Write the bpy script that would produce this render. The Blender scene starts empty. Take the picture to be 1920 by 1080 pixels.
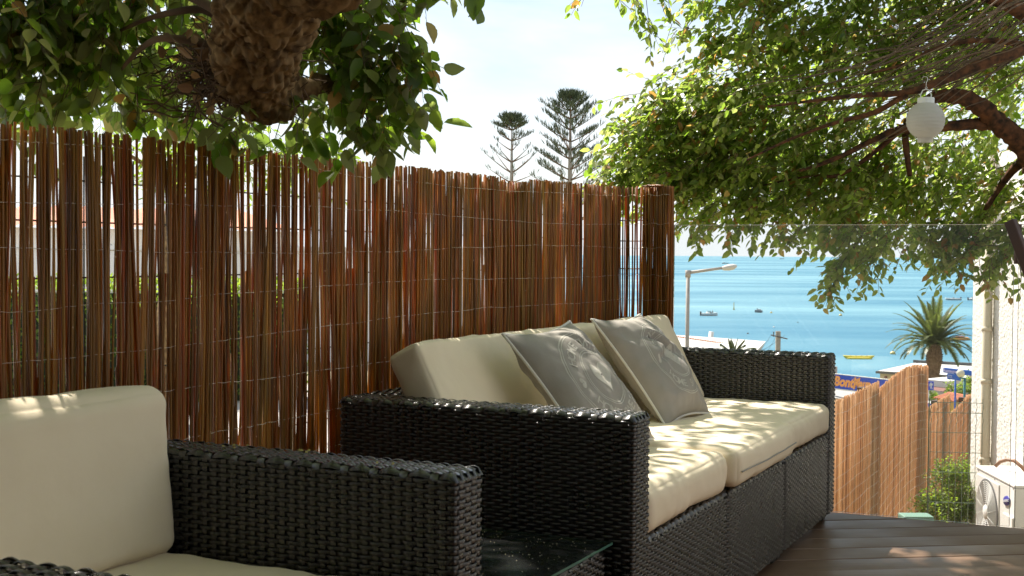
import bpy, bmesh, math, random
import numpy as np
from mathutils import Vector, Matrix, noise
random.seed(7)
rng = np.random.default_rng(11)
S = bpy.context.scene
C = S.collection
R = math.radians

# ------------------------------------------------------------------ camera
F_PX, PITCH, ROLL, EYE = 2402.8, R(1.51), R(0.4396), 1.0094
_r = Vector((1, 0, 0)); _u = Vector((0, math.sin(PITCH), math.cos(PITCH))); _f = Vector((0, math.cos(PITCH), -math.sin(PITCH)))
_R = _r * math.cos(ROLL) + _u * math.sin(ROLL); _U = -_r * math.sin(ROLL) + _u * math.cos(ROLL)
cam_d = bpy.data.cameras.new('camera'); cam = bpy.data.objects.new('camera', cam_d); C.objects.link(cam)
cam.matrix_world = Matrix(((_R.x, _U.x, -_f.x, 0), (_R.y, _U.y, -_f.y, 0), (_R.z, _U.z, -_f.z, EYE), (0, 0, 0, 1)))
cam_d.sensor_width = 36; cam_d.lens = 36 * F_PX / 1920; cam_d.clip_start = 0.05; cam_d.clip_end = 90000
cam_d.dof.use_dof = True; cam_d.dof.focus_distance = 5.2; cam_d.dof.aperture_fstop = 18.0
S.camera = cam

# ------------------------------------------------------------------ light
SUN_AZ, SUN_EL = R(-30), R(52)          # azimuth from +Y towards +X
sun_dir = Vector((math.sin(SUN_AZ) * math.cos(SUN_EL), math.cos(SUN_AZ) * math.cos(SUN_EL), math.sin(SUN_EL)))
sd = bpy.data.lights.new('sun', 'SUN'); sd.energy = 5.0; sd.angle = R(0.53); sd.color = (1.0, 0.92, 0.82)
sun = bpy.data.objects.new('sun', sd); C.objects.link(sun); sun.rotation_euler = sun_dir.to_track_quat('Z', 'Y').to_euler()
sun.location = (0, 0, 30)
world = bpy.data.worlds.new('World'); S.world = world; world.use_nodes = True
nt = world.node_tree; nt.nodes.clear()
sky = nt.nodes.new('ShaderNodeTexSky'); sky.sky_type = 'NISHITA'; sky.sun_disc = False
sky.sun_elevation = SUN_EL; sky.sun_rotation = SUN_AZ; sky.air_density = 1.0; sky.dust_density = 1.4; sky.ozone_density = 1.2
tc = nt.nodes.new('ShaderNodeTexCoord'); mp = nt.nodes.new('ShaderNodeMapping'); mp.inputs['Scale'].default_value = (1.2, 1.2, 7.0)
mp.inputs['Rotation'].default_value = (R(6), R(-9), 0)
nz = nt.nodes.new('ShaderNodeTexNoise'); nz.inputs['Scale'].default_value = 2.2; nz.inputs['Detail'].default_value = 7; nz.inputs['Roughness'].default_value = 0.55
nz.inputs['Distortion'].default_value = 0.5
rp = nt.nodes.new('ShaderNodeValToRGB'); rp.color_ramp.elements[0].position = 0.36; rp.color_ramp.elements[1].position = 0.62
rp.color_ramp.elements[0].color = (0.05,) * 3 + (1,); rp.color_ramp.elements[1].color = (0.88,) * 3 + (1,)
mx = nt.nodes.new('ShaderNodeMix'); mx.data_type = 'RGBA'
mx.inputs['B'].default_value = (7.2, 7.6, 7.9, 1)
bg = nt.nodes.new('ShaderNodeBackground'); bg.inputs['Strength'].default_value = 0.067
wo = nt.nodes.new('ShaderNodeOutputWorld')
L = nt.links.new
L(tc.outputs['Generated'], mp.inputs['Vector']); L(mp.outputs['Vector'], nz.inputs['Vector']); L(nz.outputs['Fac'], rp.inputs['Fac'])
sx = nt.nodes.new('ShaderNodeSeparateXYZ'); hr = nt.nodes.new('ShaderNodeMapRange'); hr.inputs['From Min'].default_value = 0.015; hr.inputs['From Max'].default_value = 0.13
hr.inputs['To Min'].default_value = 0.93; hr.inputs['To Max'].default_value = 0.0; hr.interpolation_type = 'SMOOTHSTEP'
mxx = nt.nodes.new('ShaderNodeMath'); mxx.operation = 'MAXIMUM'
L(tc.outputs['Generated'], sx.inputs[0]); L(sx.outputs['Z'], hr.inputs['Value']); L(hr.outputs[0], mxx.inputs[0]); L(rp.outputs['Color'], mxx.inputs[1]); L(mxx.outputs[0], mx.inputs['Factor']); L(sky.outputs['Color'], mx.inputs['A']); L(mx.outputs['Result'], bg.inputs['Color'])
L(bg.outputs['Background'], wo.inputs['Surface'])
S.view_settings.view_transform = 'Standard'; S.view_settings.look = 'None'; S.view_settings.gamma = 1
S.view_settings.exposure = 1.24; S.view_settings.use_curve_mapping = False
S.render.engine = 'CYCLES'; S.cycles.max_bounces = 8; S.cycles.transparent_max_bounces = 24; S.cycles.use_denoising = True
S.cycles.caustics_reflective = False; S.cycles.caustics_refractive = False

# ------------------------------------------------------------------ frames of reference
def pt(px, py, Y):
    """real place seen at a photograph pixel when it stands Y metres away"""
    xs, ys = (px - 960) / F_PX, (540 - py) / F_PX
    x = xs * math.cos(ROLL) - ys * math.sin(ROLL); y = xs * math.sin(ROLL) + ys * math.cos(ROLL)
    d = _r * x + _u * y + _f; d = d * (Y / d.y)
    return Vector((d.x, d.y, d.z + EYE))
YAW = R(25.777)
U2 = Vector((math.sin(YAW), math.cos(YAW), 0)); V2 = Vector((-math.cos(YAW), math.sin(YAW), 0))
SO = Vector((0.2846, 2.9162, 0))
ANG = math.atan2(U2.y, U2.x)
def W(u, v, z=0.0): return SO + U2 * u + V2 * v + Vector((0, 0, z))

# ------------------------------------------------------------------ object helpers
def link(o, parent=None):
    C.objects.link(o)
    if parent: o.parent = parent
    return o
def thing(name, label, cat, loc=(0, 0, 0), rz=0.0, group=None):
    o = bpy.data.objects.new(name, None); o.empty_display_size = 0.1; C.objects.link(o); o.location = loc; o.rotation_euler = (0, 0, rz)
    o['label'] = label; o['category'] = cat
    if group: o['group'] = group
    return o
def tag(o, label=None, cat=None, group=None, kind=None):
    if label: o['label'] = label
    if cat: o['category'] = cat
    if group: o['group'] = group
    if kind: o['kind'] = kind
    return o
def mesh(name, V, Fc, mat=None, smooth=True):
    me = bpy.data.meshes.new(name)
    me.from_pydata([tuple(v) for v in V] if not isinstance(V, np.ndarray) else V.tolist(), [], Fc if not isinstance(Fc, np.ndarray) else Fc.tolist())
    me.polygons.foreach_set('use_smooth', [smooth] * len(me.polygons))
    if mat: me.materials.append(mat)
    me.update(); return me
def ob(name, V, Fc, mat=None, parent=None, smooth=True):
    return link(bpy.data.objects.new(name, mesh(name, V, Fc, mat, smooth)), parent)
def bmo(name, bm, mat, parent=None, smooth=False):
    me = bpy.data.meshes.new(name); bm.to_mesh(me); bm.free()
    me.polygons.foreach_set('use_smooth', [smooth] * len(me.polygons)); me.materials.append(mat)
    return link(bpy.data.objects.new(name, me), parent)
class MB:
    """collects simple solids into one mesh"""
    def __init__(s): s.v = []; s.f = []
    def add(s, V, Fc):
        n = len(s.v); s.v.extend(V); s.f.extend([tuple(i + n for i in f) for f in Fc]); return s
    def box(s, a, b, M=None):
        x0, y0, z0 = a; x1, y1, z1 = b
        V = [Vector(p) for p in ((x0, y0, z0), (x1, y0, z0), (x1, y1, z0), (x0, y1, z0), (x0, y0, z1), (x1, y0, z1), (x1, y1, z1), (x0, y1, z1))]
        if M is not None: V = [M @ p for p in V]
        return s.add(V, [(0, 3, 2, 1), (4, 5, 6, 7), (0, 1, 5, 4), (1, 2, 6, 5), (2, 3, 7, 6), (3, 0, 4, 7)])
    def tube(s, pts, r, n=8, r2=None, cap=True):
        pts = [Vector(p) for p in pts]; m = len(pts); V = []
        up = Vector((0, 0, 1)); prev = None
        for i, p in enumerate(pts):
            t = (pts[min(i + 1, m - 1)] - pts[max(i - 1, 0)]).normalized()
            a = prev if prev is not None else (Vector((1, 0, 0)) if abs(t.z) > 0.9 else up)
            a = (a - t * a.dot(t)).normalized(); b = t.cross(a); prev = a
            if isinstance(r, (list, tuple)): q = r[i]
            else: q = r if r2 is None else r + (r2 - r) * i / (m - 1)
            for k in range(n):
                an = 2 * math.pi * k / n; V.append(p + (a * math.cos(an) + b * math.sin(an)) * q)
        Fc = [(i * n + k, i * n + (k + 1) % n, (i + 1) * n + (k + 1) % n, (i + 1) * n + k) for i in range(m - 1) for k in range(n)]
        if cap: Fc += [tuple(range(n - 1, -1, -1)), tuple((m - 1) * n + k for k in range(n))]
        return s.add(V, Fc)
    def lathe(s, prof, n=24, M=None):
        V = [];
        for r, z in prof:
            for k in range(n):
                an = 2 * math.pi * k / n; p = Vector((r * math.cos(an), r * math.sin(an), z)); V.append(M @ p if M is not None else p)
        m = len(prof)
        return s.add(V, [(i * n + k, i * n + (k + 1) % n, (i + 1) * n + (k + 1) % n, (i + 1) * n + k) for i in range(m - 1) for k in range(n)])
    def out(s, name, mat, parent=None, smooth=False): return ob(name, s.v, s.f, mat, parent, smooth)
def rbox(name, a, b, r, mat, parent=None, seg=2, M=None):
    bm = bmesh.new(); bmesh.ops.create_cube(bm, size=1)
    for v in bm.verts: v.co = Vector([(a[i] + b[i]) / 2 + v.co[i] * (b[i] - a[i]) for i in range(3)])
    bmesh.ops.bevel(bm, geom=bm.edges[:], offset=r, segments=seg, affect='EDGES', profile=0.6)
    if M is not None: bmesh.ops.transform(bm, matrix=M, verts=bm.verts)
    return bmo(name, bm, mat, parent, smooth=False)

# ------------------------------------------------------------------ materials
def newmat(name):
    m = bpy.data.materials.new(name); m.use_nodes = True; n = m.node_tree; n.nodes.clear()
    o = n.nodes.new('ShaderNodeOutputMaterial'); p = n.nodes.new('ShaderNodeBsdfPrincipled'); n.links.new(p.outputs[0], o.inputs['Surface'])
    return m, n, p, o
def simple(name, col, rough=0.6, col2=None, scale=8, bump=0.0, bscale=60, spec=0.5, metal=0.0, coord='Object', stretch=(1, 1, 1), detail=4, lo=0.35, hi=0.65):
    m, n, p, o = newmat(name); p.inputs['Roughness'].default_value = rough; p.inputs['Metallic'].default_value = metal
    p.inputs['Specular IOR Level'].default_value = spec
    p.inputs['Base Color'].default_value = (*col, 1)
    t = n.nodes.new('ShaderNodeTexCoord'); mpp = n.nodes.new('ShaderNodeMapping'); mpp.inputs['Scale'].default_value = stretch
    n.links.new(t.outputs[coord], mpp.inputs[0])
    if col2 is not None:
        z = n.nodes.new('ShaderNodeTexNoise'); z.inputs['Scale'].default_value = scale; z.inputs['Detail'].default_value = detail
        r_ = n.nodes.new('ShaderNodeMapRange'); r_.inputs['From Min'].default_value = lo; r_.inputs['From Max'].default_value = hi
        x = n.nodes.new('ShaderNodeMix'); x.data_type = 'RGBA'; x.inputs['A'].default_value = (*col, 1); x.inputs['B'].default_value = (*col2, 1)
        n.links.new(mpp.outputs[0], z.inputs['Vector']); n.links.new(z.outputs['Fac'], r_.inputs['Value']); n.links.new(r_.outputs[0], x.inputs['Factor'])
        n.links.new(x.outputs['Result'], p.inputs['Base Color'])
    if bump:
        z = n.nodes.new('ShaderNodeTexNoise'); z.inputs['Scale'].default_value = bscale; z.inputs['Detail'].default_value = 5
        b = n.nodes.new('ShaderNodeBump'); b.inputs['Strength'].default_value = min(1, bump * 10) if bump < .1 else 1; b.inputs['Distance'].default_value = bump
        n.links.new(mpp.outputs[0], z.inputs['Vector']); n.links.new(z.outputs['Fac'], b.inputs['Height']); n.links.new(b.outputs[0], p.inputs['Normal'])
    return m
def islands(name, cols, rough=0.5, trans=None, tcols=None, grain=0, pos=None, spec=0.5):
    """colour differs from piece to piece (per object and per loose piece); optional light passing through"""
    m, n, p, o = newmat(name); p.inputs['Roughness'].default_value = rough; p.inputs['Specular IOR Level'].default_value = spec
    g = n.nodes.new('ShaderNodeNewGeometry'); oi = n.nodes.new('ShaderNodeObjectInfo')
    a = n.nodes.new('ShaderNodeMath'); a.operation = 'ADD'; f = n.nodes.new('ShaderNodeMath'); f.operation = 'FRACT'
    n.links.new(g.outputs['Random Per Island'], a.inputs[0]); n.links.new(oi.outputs['Random'], a.inputs[1]); n.links.new(a.outputs[0], f.inputs[0])
    def ramp(cs):
        r_ = n.nodes.new('ShaderNodeValToRGB'); e = r_.color_ramp.elements
        while len(e) < len(cs): e.new(0.5)
        for i, c in enumerate(cs): e[i].position = pos[i] if pos else i / (len(cs) - 1); e[i].color = (*c, 1)
        n.links.new(f.outputs[0], r_.inputs['Fac']); return r_
    rc = ramp(cols); last = rc.outputs[0]
    if grain:
        t = n.nodes.new('ShaderNodeTexCoord'); mpp = n.nodes.new('ShaderNodeMapping'); mpp.inputs['Scale'].default_value = (90, 90, 5)
        z = n.nodes.new('ShaderNodeTexNoise'); z.inputs['Scale'].default_value = 1.0; z.inputs['Detail'].default_value = 3
        mr = n.nodes.new('ShaderNodeMapRange'); mr.inputs['To Min'].default_value = 1 - grain; mr.inputs['To Max'].default_value = 1 + grain
        mr.inputs['From Min'].default_value = 0.3; mr.inputs['From Max'].default_value = 0.7
        x = n.nodes.new('ShaderNodeMix'); x.data_type = 'RGBA'; x.blend_type = 'MULTIPLY'; x.inputs['Factor'].default_value = 1
        n.links.new(t.outputs['Object'], mpp.inputs[0]); n.links.new(mpp.outputs[0], z.inputs['Vector']); n.links.new(z.outputs['Fac'], mr.inputs['Value'])
        n.links.new(last, x.inputs['A']); n.links.new(mr.outputs[0], x.inputs['B']); last = x.outputs['Result']
    if name == 'willow_stick':      # pale lenticels on the bark
        t = n.nodes.new('ShaderNodeTexCoord'); vo = n.nodes.new('ShaderNodeTexVoronoi'); vo.inputs['Scale'].default_value = 26
        g2 = n.nodes.new('ShaderNodeNewGeometry'); lt2 = n.nodes.new('ShaderNodeMath'); lt2.operation = 'LESS_THAN'; lt2.inputs[1].default_value = 0.062
        y = n.nodes.new('ShaderNodeMix'); y.data_type = 'RGBA'; y.inputs['B'].default_value = (0.75, 0.55, 0.32, 1)
        n.links.new(g2.outputs['Position'], vo.inputs['Vector']); n.links.new(vo.outputs['Distance'], lt2.inputs[0]); n.links.new(lt2.outputs[0], y.inputs['Factor']); n.links.new(last, y.inputs['A']); last = y.outputs['Result']
    n.links.new(last, p.inputs['Base Color'])
    if trans:
        tr = n.nodes.new('ShaderNodeBsdfTranslucent'); rt = ramp(tcols); n.links.new(rt.outputs[0], tr.inputs['Color'])
        ms = n.nodes.new('ShaderNodeMixShader'); ms.inputs[0].default_value = trans
        n.links.new(p.outputs[0], ms.inputs[1]); n.links.new(tr.outputs[0], ms.inputs[2]); n.links.new(ms.outputs[0], o.inputs['Surface'])
    return m

M = {}
# woven plastic: fine grooves along each strand
def wicker_mat():
    m, n, p, o = newmat('black_wicker'); p.inputs['Base Color'].default_value = (0.0065, 0.0050, 0.0036, 1); p.inputs['Roughness'].default_value = 0.36; p.inputs['IOR'].default_value = 1.6
    p.inputs['Coat Weight'].default_value = 0.4; p.inputs['Coat Roughness'].default_value = 0.16; p.inputs['Coat IOR'].default_value = 1.6
    p.inputs['Specular IOR Level'].default_value = 0.6
    uv = n.nodes.new('ShaderNodeUVMap'); w = n.nodes.new('ShaderNodeTexWave'); w.inputs['Scale'].default_value = 1.0; w.bands_direction = 'Y'
    mpp = n.nodes.new('ShaderNodeMapping'); mpp.inputs['Scale'].default_value = (0, 1.3, 0)
    b = n.nodes.new('ShaderNodeBump'); b.inputs['Strength'].default_value = 0.5; b.inputs['Distance'].default_value = 0.0006
    z = n.nodes.new('ShaderNodeTexNoise'); z.inputs['Scale'].default_value = 9; z.inputs['Detail'].default_value = 3
    t = n.nodes.new('ShaderNodeTexCoord'); mr = n.nodes.new('ShaderNodeMapRange'); mr.inputs['To Min'].default_value = 0.20; mr.inputs['To Max'].default_value = 0.36
    n.links.new(uv.outputs[0], mpp.inputs[0]); n.links.new(mpp.outputs[0], w.inputs['Vector']); n.links.new(w.outputs['Fac'], b.inputs['Height']); n.links.new(b.outputs[0], p.inputs['Normal'])
    n.links.new(t.outputs['Object'], z.inputs['Vector']); n.links.new(z.outputs['Fac'], mr.inputs['Value']); n.links.new(mr.outputs[0], p.inputs['Roughness'])
    return m
M['wicker'] = wicker_mat()
M['core'] = simple('dark_core', (0.006, 0.006, 0.006), 0.8)
M['foot'] = simple('black_plastic', (0.012, 0.012, 0.012), 0.45)
def cloth(name, col, col2, scale=5, weave=900, bump=0.0004, rough=0.88):
    m, n, p, o = newmat(name); p.inputs['Roughness'].default_value = rough; p.inputs['Specular IOR Level'].default_value = 0.25
    t = n.nodes.new('ShaderNodeTexCoord'); z = n.nodes.new('ShaderNodeTexNoise'); z.inputs['Scale'].default_value = scale; z.inputs['Detail'].default_value = 6; z.inputs['Roughness'].default_value = 0.6
    x = n.nodes.new('ShaderNodeMix'); x.data_type = 'RGBA'; x.inputs['A'].default_value = (*col, 1); x.inputs['B'].default_value = (*col2, 1)
    mr = n.nodes.new('ShaderNodeMapRange'); mr.inputs['From Min'].default_value = 0.4; mr.inputs['From Max'].default_value = 0.75
    z2 = n.nodes.new('ShaderNodeTexNoise'); z2.inputs['Scale'].default_value = weave; z2.inputs['Detail'].default_value = 2
    z3 = n.nodes.new('ShaderNodeTexNoise'); z3.inputs['Scale'].default_value = 22; z3.inputs['Detail'].default_value = 3
    ad = n.nodes.new('ShaderNodeMath'); ad.operation = 'MULTIPLY_ADD'; ad.inputs[1].default_value = 6.0
    b = n.nodes.new('ShaderNodeBump'); b.inputs['Strength'].default_value = 0.5; b.inputs['Distance'].default_value = bump
    for zz in (z, z2, z3): n.links.new(t.outputs['Object'], zz.inputs['Vector'])
    n.links.new(z.outputs['Fac'], mr.inputs['Value']); n.links.new(mr.outputs[0], x.inputs['Factor']); n.links.new(x.outputs['Result'], p.inputs['Base Color'])
    n.links.new(z3.outputs['Fac'], ad.inputs[0]); n.links.new(z2.outputs['Fac'], ad.inputs[2]); n.links.new(ad.outputs[0], b.inputs['Height']); n.links.new(b.outputs[0], p.inputs['Normal'])
    return m
M['cream'] = cloth('cream_fabric', (0.82, 0.715, 0.54), (0.78, 0.675, 0.495))
M['grey'] = cloth('grey_cotton', (0.33, 0.308, 0.275), (0.295, 0.275, 0.245), 14, 1200, 0.0005)
M['print'] = cloth('pale_print', (0.52, 0.50, 0.44), (0.42, 0.40, 0.35), 60, 1200, 0.0003)
M['piping'] = simple('white_piping', (0.68, 0.66, 0.60), 0.8)
M['zip'] = simple('zip_tape', (0.30, 0.29, 0.26), 0.7)
M['stick'] = islands('willow_stick', [(0.22, 0.080, 0.014), (0.32, 0.155, 0.024), (0.13, 0.052, 0.012), (0.38, 0.21, 0.036), (0.33, 0.080, 0.014), (0.24, 0.15, 0.026)], 0.42, grain=0.45, spec=0.6,
                     trans=0.33, tcols=[(0.75, 0.32, 0.06), (0.85, 0.46, 0.09), (0.45, 0.19, 0.04), (0.9, 0.56, 0.13), (0.85, 0.26, 0.05), (0.65, 0.40, 0.08)])
M['reed'] = islands('pale_reed', [(0.40, 0.25, 0.13), (0.50, 0.33, 0.19), (0.32, 0.18, 0.09), (0.54, 0.38, 0.23), (0.44, 0.25, 0.14)], 0.6, grain=0.3,
                    trans=0.5, tcols=[(0.95, 0.62, 0.36), (0.97, 0.70, 0.45), (0.85, 0.50, 0.27), (0.97, 0.78, 0.54), (0.95, 0.58, 0.35)])
M['wire'] = simple('galvanised_wire', (0.80, 0.70, 0.55), 0.45, metal=0.35)
M['rod'] = simple('dark_green_rod', (0.02, 0.03, 0.025), 0.5)
M['rodgreen'] = simple('green_mesh_rod', (0.10, 0.14, 0.10), 0.5)
M['bark'] = simple('rough_bark', (0.27, 0.18, 0.085), 0.95, (0.07, 0.043, 0.02), 42, 0.014, 110, stretch=(1, 1, .6), spec=0.2)
M['barkred'] = simple('orange_brown_bark', (0.030, 0.019, 0.013), 0.95, (0.15, 0.065, 0.03), 24, 0.012, 60, spec=0.2)
M['twig'] = simple('brown_twig', (0.17, 0.11, 0.065), 0.8, (0.08, 0.05, 0.03), 9)
M['leafA'] = islands('round_leaf', [(0.035, 0.065, 0.012), (0.07, 0.10, 0.02), (0.15, 0.15, 0.075), (0.04, 0.07, 0.015), (0.20, 0.19, 0.11), (0.32, 0.18, 0.06)], 0.5,
                     trans=0.42, tcols=[(0.25, 0.52, 0.02), (0.50, 0.72, 0.06), (0.45, 0.52, 0.14), (0.32, 0.60, 0.03), (0.60, 0.64, 0.2), (0.75, 0.45, 0.12)], pos=[0, .25, .5, .72, .93, .97])
M['leafB'] = islands('small_leaf', [(0.05, 0.08, 0.012), (0.09, 0.125, 0.02), (0.15, 0.17, 0.045), (0.07, 0.09, 0.018), (0.20, 0.20, 0.08), (0.30, 0.14, 0.04)], 0.36,
                     trans=0.5, tcols=[(0.24, 0.43, 0.03), (0.38, 0.58, 0.06), (0.60, 0.74, 0.14), (0.30, 0.47, 0.05), (0.72, 0.80, 0.24), (0.6, 0.35, 0.08)], pos=[0, .25, .5, .75, .92, .975])
M['leafC'] = islands('bush_leaf', [(0.05, 0.09, 0.015), (0.09, 0.14, 0.02), (0.12, 0.17, 0.03)], 0.5, trans=0.45, tcols=[(0.25, 0.42, 0.03), (0.42, 0.6, 0.05), (0.5, 0.66, 0.08)])
M['needle'] = islands('pine_needle', [(0.06, 0.09, 0.045), (0.09, 0.12, 0.06), (0.075, 0.10, 0.05)], 0.6)
M['frond'] = islands('palm_frond', [(0.06, 0.085, 0.025), (0.085, 0.115, 0.035), (0.11, 0.12, 0.045)], 0.45, trans=0.25, tcols=[(0.2, 0.28, 0.05), (0.3, 0.4, 0.07), (0.35, 0.36, 0.1)])
M['palmbark'] = simple('palm_bark', (0.10, 0.06, 0.035), 0.95, (0.22, 0.15, 0.10), 9, 0.03, 7)
def plankmat():
    m, n, p, o = newmat('dark_decking'); p.inputs['Roughness'].default_value = 0.5
    t = n.nodes.new('ShaderNodeTexCoord'); mpp = n.nodes.new('ShaderNodeMapping'); mpp.inputs['Scale'].default_value = (2.2, 40, 1)
    mpp.inputs['Rotation'].default_value = (0, 0, 0)
    z = n.nodes.new('ShaderNodeTexNoise'); z.inputs['Scale'].default_value = 1.6; z.inputs['Detail'].default_value = 6
    z2 = n.nodes.new('ShaderNodeTexNoise'); z2.inputs['Scale'].default_value = 1.7; z2.inputs['Detail'].default_value = 5
    oi = n.nodes.new('ShaderNodeObjectInfo')
    x = n.nodes.new('ShaderNodeMix'); x.data_type = 'RGBA'; x.inputs['A'].default_value = (0.090, 0.046, 0.024, 1); x.inputs['B'].default_value = (0.175, 0.105, 0.062, 1)
    ad = n.nodes.new('ShaderNodeMath'); ad.operation = 'MULTIPLY_ADD'; ad.inputs[1].default_value = 0.5; 
    ad2 = n.nodes.new('ShaderNodeMath'); ad2.operation = 'MULTIPLY_ADD'; ad2.inputs[1].default_value = 0.45
    mr = n.nodes.new('ShaderNodeMapRange'); mr.inputs['From Min'].default_value = 0.4; mr.inputs['From Max'].default_value = 1.05
    mr2 = n.nodes.new('ShaderNodeMapRange'); mr2.inputs['From Min'].default_value = 0.35; mr2.inputs['From Max'].default_value = 0.7; mr2.inputs['To Min'].default_value = 0.3; mr2.inputs['To Max'].default_value = 0.6
    b = n.nodes.new('ShaderNodeBump'); b.inputs['Strength'].default_value = 0.5; b.inputs['Distance'].default_value = 0.0012
    l = n.links.new
    l(t.outputs['Object'], mpp.inputs[0]); l(mpp.outputs[0], z.inputs['Vector']); l(t.outputs['Object'], z2.inputs['Vector'])
    l(oi.outputs['Random'], ad.inputs[0]); l(z.outputs['Fac'], ad.inputs[2]); l(z2.outputs['Fac'], ad2.inputs[0]); l(ad.outputs[0], ad2.inputs[2]); l(ad2.outputs[0], mr.inputs['Value'])
    l(mr.outputs[0], x.inputs['Factor']); l(x.outputs['Result'], p.inputs['Base Color']); l(z.outputs['Fac'], b.inputs['Height']); l(b.outputs[0], p.inputs['Normal'])
    l(z2.outputs['Fac'], mr2.inputs['Value']); l(mr2.outputs[0], p.inputs['Roughness'])
    return m
M['plank'] = plankmat()
def glassmat(name, tint, fres=1.45, rough=0.0, body=0.0):
    m, n, p, o = newmat(name); n.nodes.remove(p)
    g = n.nodes.new('ShaderNodeBsdfGlossy'); g.inputs['Roughness'].default_value = rough
    t = n.nodes.new('ShaderNodeBsdfTransparent'); t.inputs['Color'].default_value = (*tint, 1)
    fr = n.nodes.new('ShaderNodeFresnel'); fr.inputs['IOR'].default_value = fres; ms = n.nodes.new('ShaderNodeMixShader')
    n.links.new(fr.outputs[0], ms.inputs[0]); n.links.new(t.outputs[0], ms.inputs[1]); n.links.new(g.outputs[0], ms.inputs[2])
    last = ms
    if body:  # pale diffuse share paints a faint haze veil into the glass
        d = n.nodes.new('ShaderNodeBsdfDiffuse'); d.inputs['Color'].default_value = (.75, .78, .76, 1); m2 = n.nodes.new('ShaderNodeMixShader'); m2.inputs[0].default_value = body
        n.links.new(ms.outputs[0], m2.inputs[1]); n.links.new(d.outputs[0], m2.inputs[2]); last = m2
    n.links.new(last.outputs[0], o.inputs['Surface']); return m
M['glass'] = glassmat('clear_glass', (0.975, 0.985, 0.98), body=0.055)
M['glassedge'] = simple('glass_edge', (0.55, 0.62, 0.58), 0.2)
M['tableglass'] = glassmat('table_glass', (0.45, 0.60, 0.56), fres=1.55, rough=.03, body=0.012)
M['wallwhite'] = simple('white_stucco', (0.80, 0.78, 0.74), 0.95, (0.70, 0.68, 0.64), 40, 0.012, 55, spec=0.15)
M['pipe'] = simple('cream_pipe', (0.62, 0.55, 0.42), 0.6)
M['acwhite'] = simple('white_painted_metal', (0.74, 0.735, 0.71), 0.4)
M['acdark'] = simple('dark_recess', (0.05, 0.05, 0.055), 0.6)
M['acgrey'] = simple('grey_fins', (0.32, 0.33, 0.33), 0.5)
M['blueoval'] = simple('blue_badge', (0.03, 0.03, 0.28), 0.4)
M['white'] = simple('white_paint', (0.78, 0.78, 0.76), 0.5)
M['paperlantern'] = None
M['brownmetal'] = simple('brown_painted_metal', (0.075, 0.03, 0.018), 0.5, (0.05, 0.02, 0.012), 6)
M['green'] = simple('green_plastic', (0.14, 0.26, 0.20), 0.5)
M['cable'] = simple('brown_cable', (0.22, 0.11, 0.06), 0.5)
M['signblue'] = simple('sign_blue', (0.01, 0.10, 0.46), 0.4)
M['signblue2'] = simple('sign_royal_blue', (0.01, 0.06, 0.52), 0.4)
M['letterorange'] = simple('orange_lettering', (0.85, 0.36, 0.10), 0.5)
M['letterpink'] = simple('lilac_lettering', (0.62, 0.55, 0.80), 0.5)
M['teal'] = simple('teal_paint', (0.02, 0.16, 0.20), 0.4)
M['polegrey'] = simple('galvanised_pole', (0.42, 0.38, 0.34), 0.55, (0.34, 0.30, 0.27), 3)
M['concrete'] = simple('concrete', (0.36, 0.34, 0.30), 0.9, (0.28, 0.26, 0.23), 5)
M['tile'] = islands('roof_tile', [(0.42, 0.14, 0.07), (0.52, 0.2, 0.1), (0.36, 0.12, 0.06)], 0.8)
M['yellow'] = simple('yellow_render', (0.62, 0.40, 0.10), 0.85)
M['creamwall'] = simple('cream_render', (0.62, 0.52, 0.34), 0.85, (0.55, 0.46, 0.3), 1.5)
M['roofwhite'] = simple('pale_roofing', (0.62, 0.61, 0.58), 0.8, (0.5, 0.49, 0.46), 1)
M['roofgrey'] = simple('grey_roofing', (0.40, 0.39, 0.38), 0.8, (0.34, 0.33, 0.32), 1)
M['brownroof'] = simple('brown_fascia', (0.20, 0.085, 0.07), 0.8)
M['purple'] = simple('purple_sign', (0.10, 0.06, 0.32), 0.5)
M['darkgrey'] = simple('dark_grey_trim', (0.10, 0.10, 0.10), 0.6)
M['hullwhite'] = simple('white_hull', (0.72, 0.72, 0.70), 0.3)
M['hullgrey'] = simple('grey_hull', (0.18, 0.20, 0.22), 0.4)
M['yel'] = simple('yellow_rubber', (0.62, 0.52, 0.06), 0.45)
M['buoy'] = simple('pale_yellow_buoy', (0.62, 0.50, 0.20), 0.5)
M['red'] = simple('red_plastic', (0.5, 0.08, 0.04), 0.5)
M['terrain'] = simple('dry_ground', (0.34, 0.29, 0.21), 0.95, (0.20, 0.19, 0.10), 0.25, 0.02, 2)
M['paving'] = simple('pale_paving', (0.50, 0.47, 0.43), 0.9, (0.42, 0.40, 0.36), 1.2)
M['redwall'] = simple('red_render', (0.45, 0.10, 0.06), 0.85)
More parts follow.
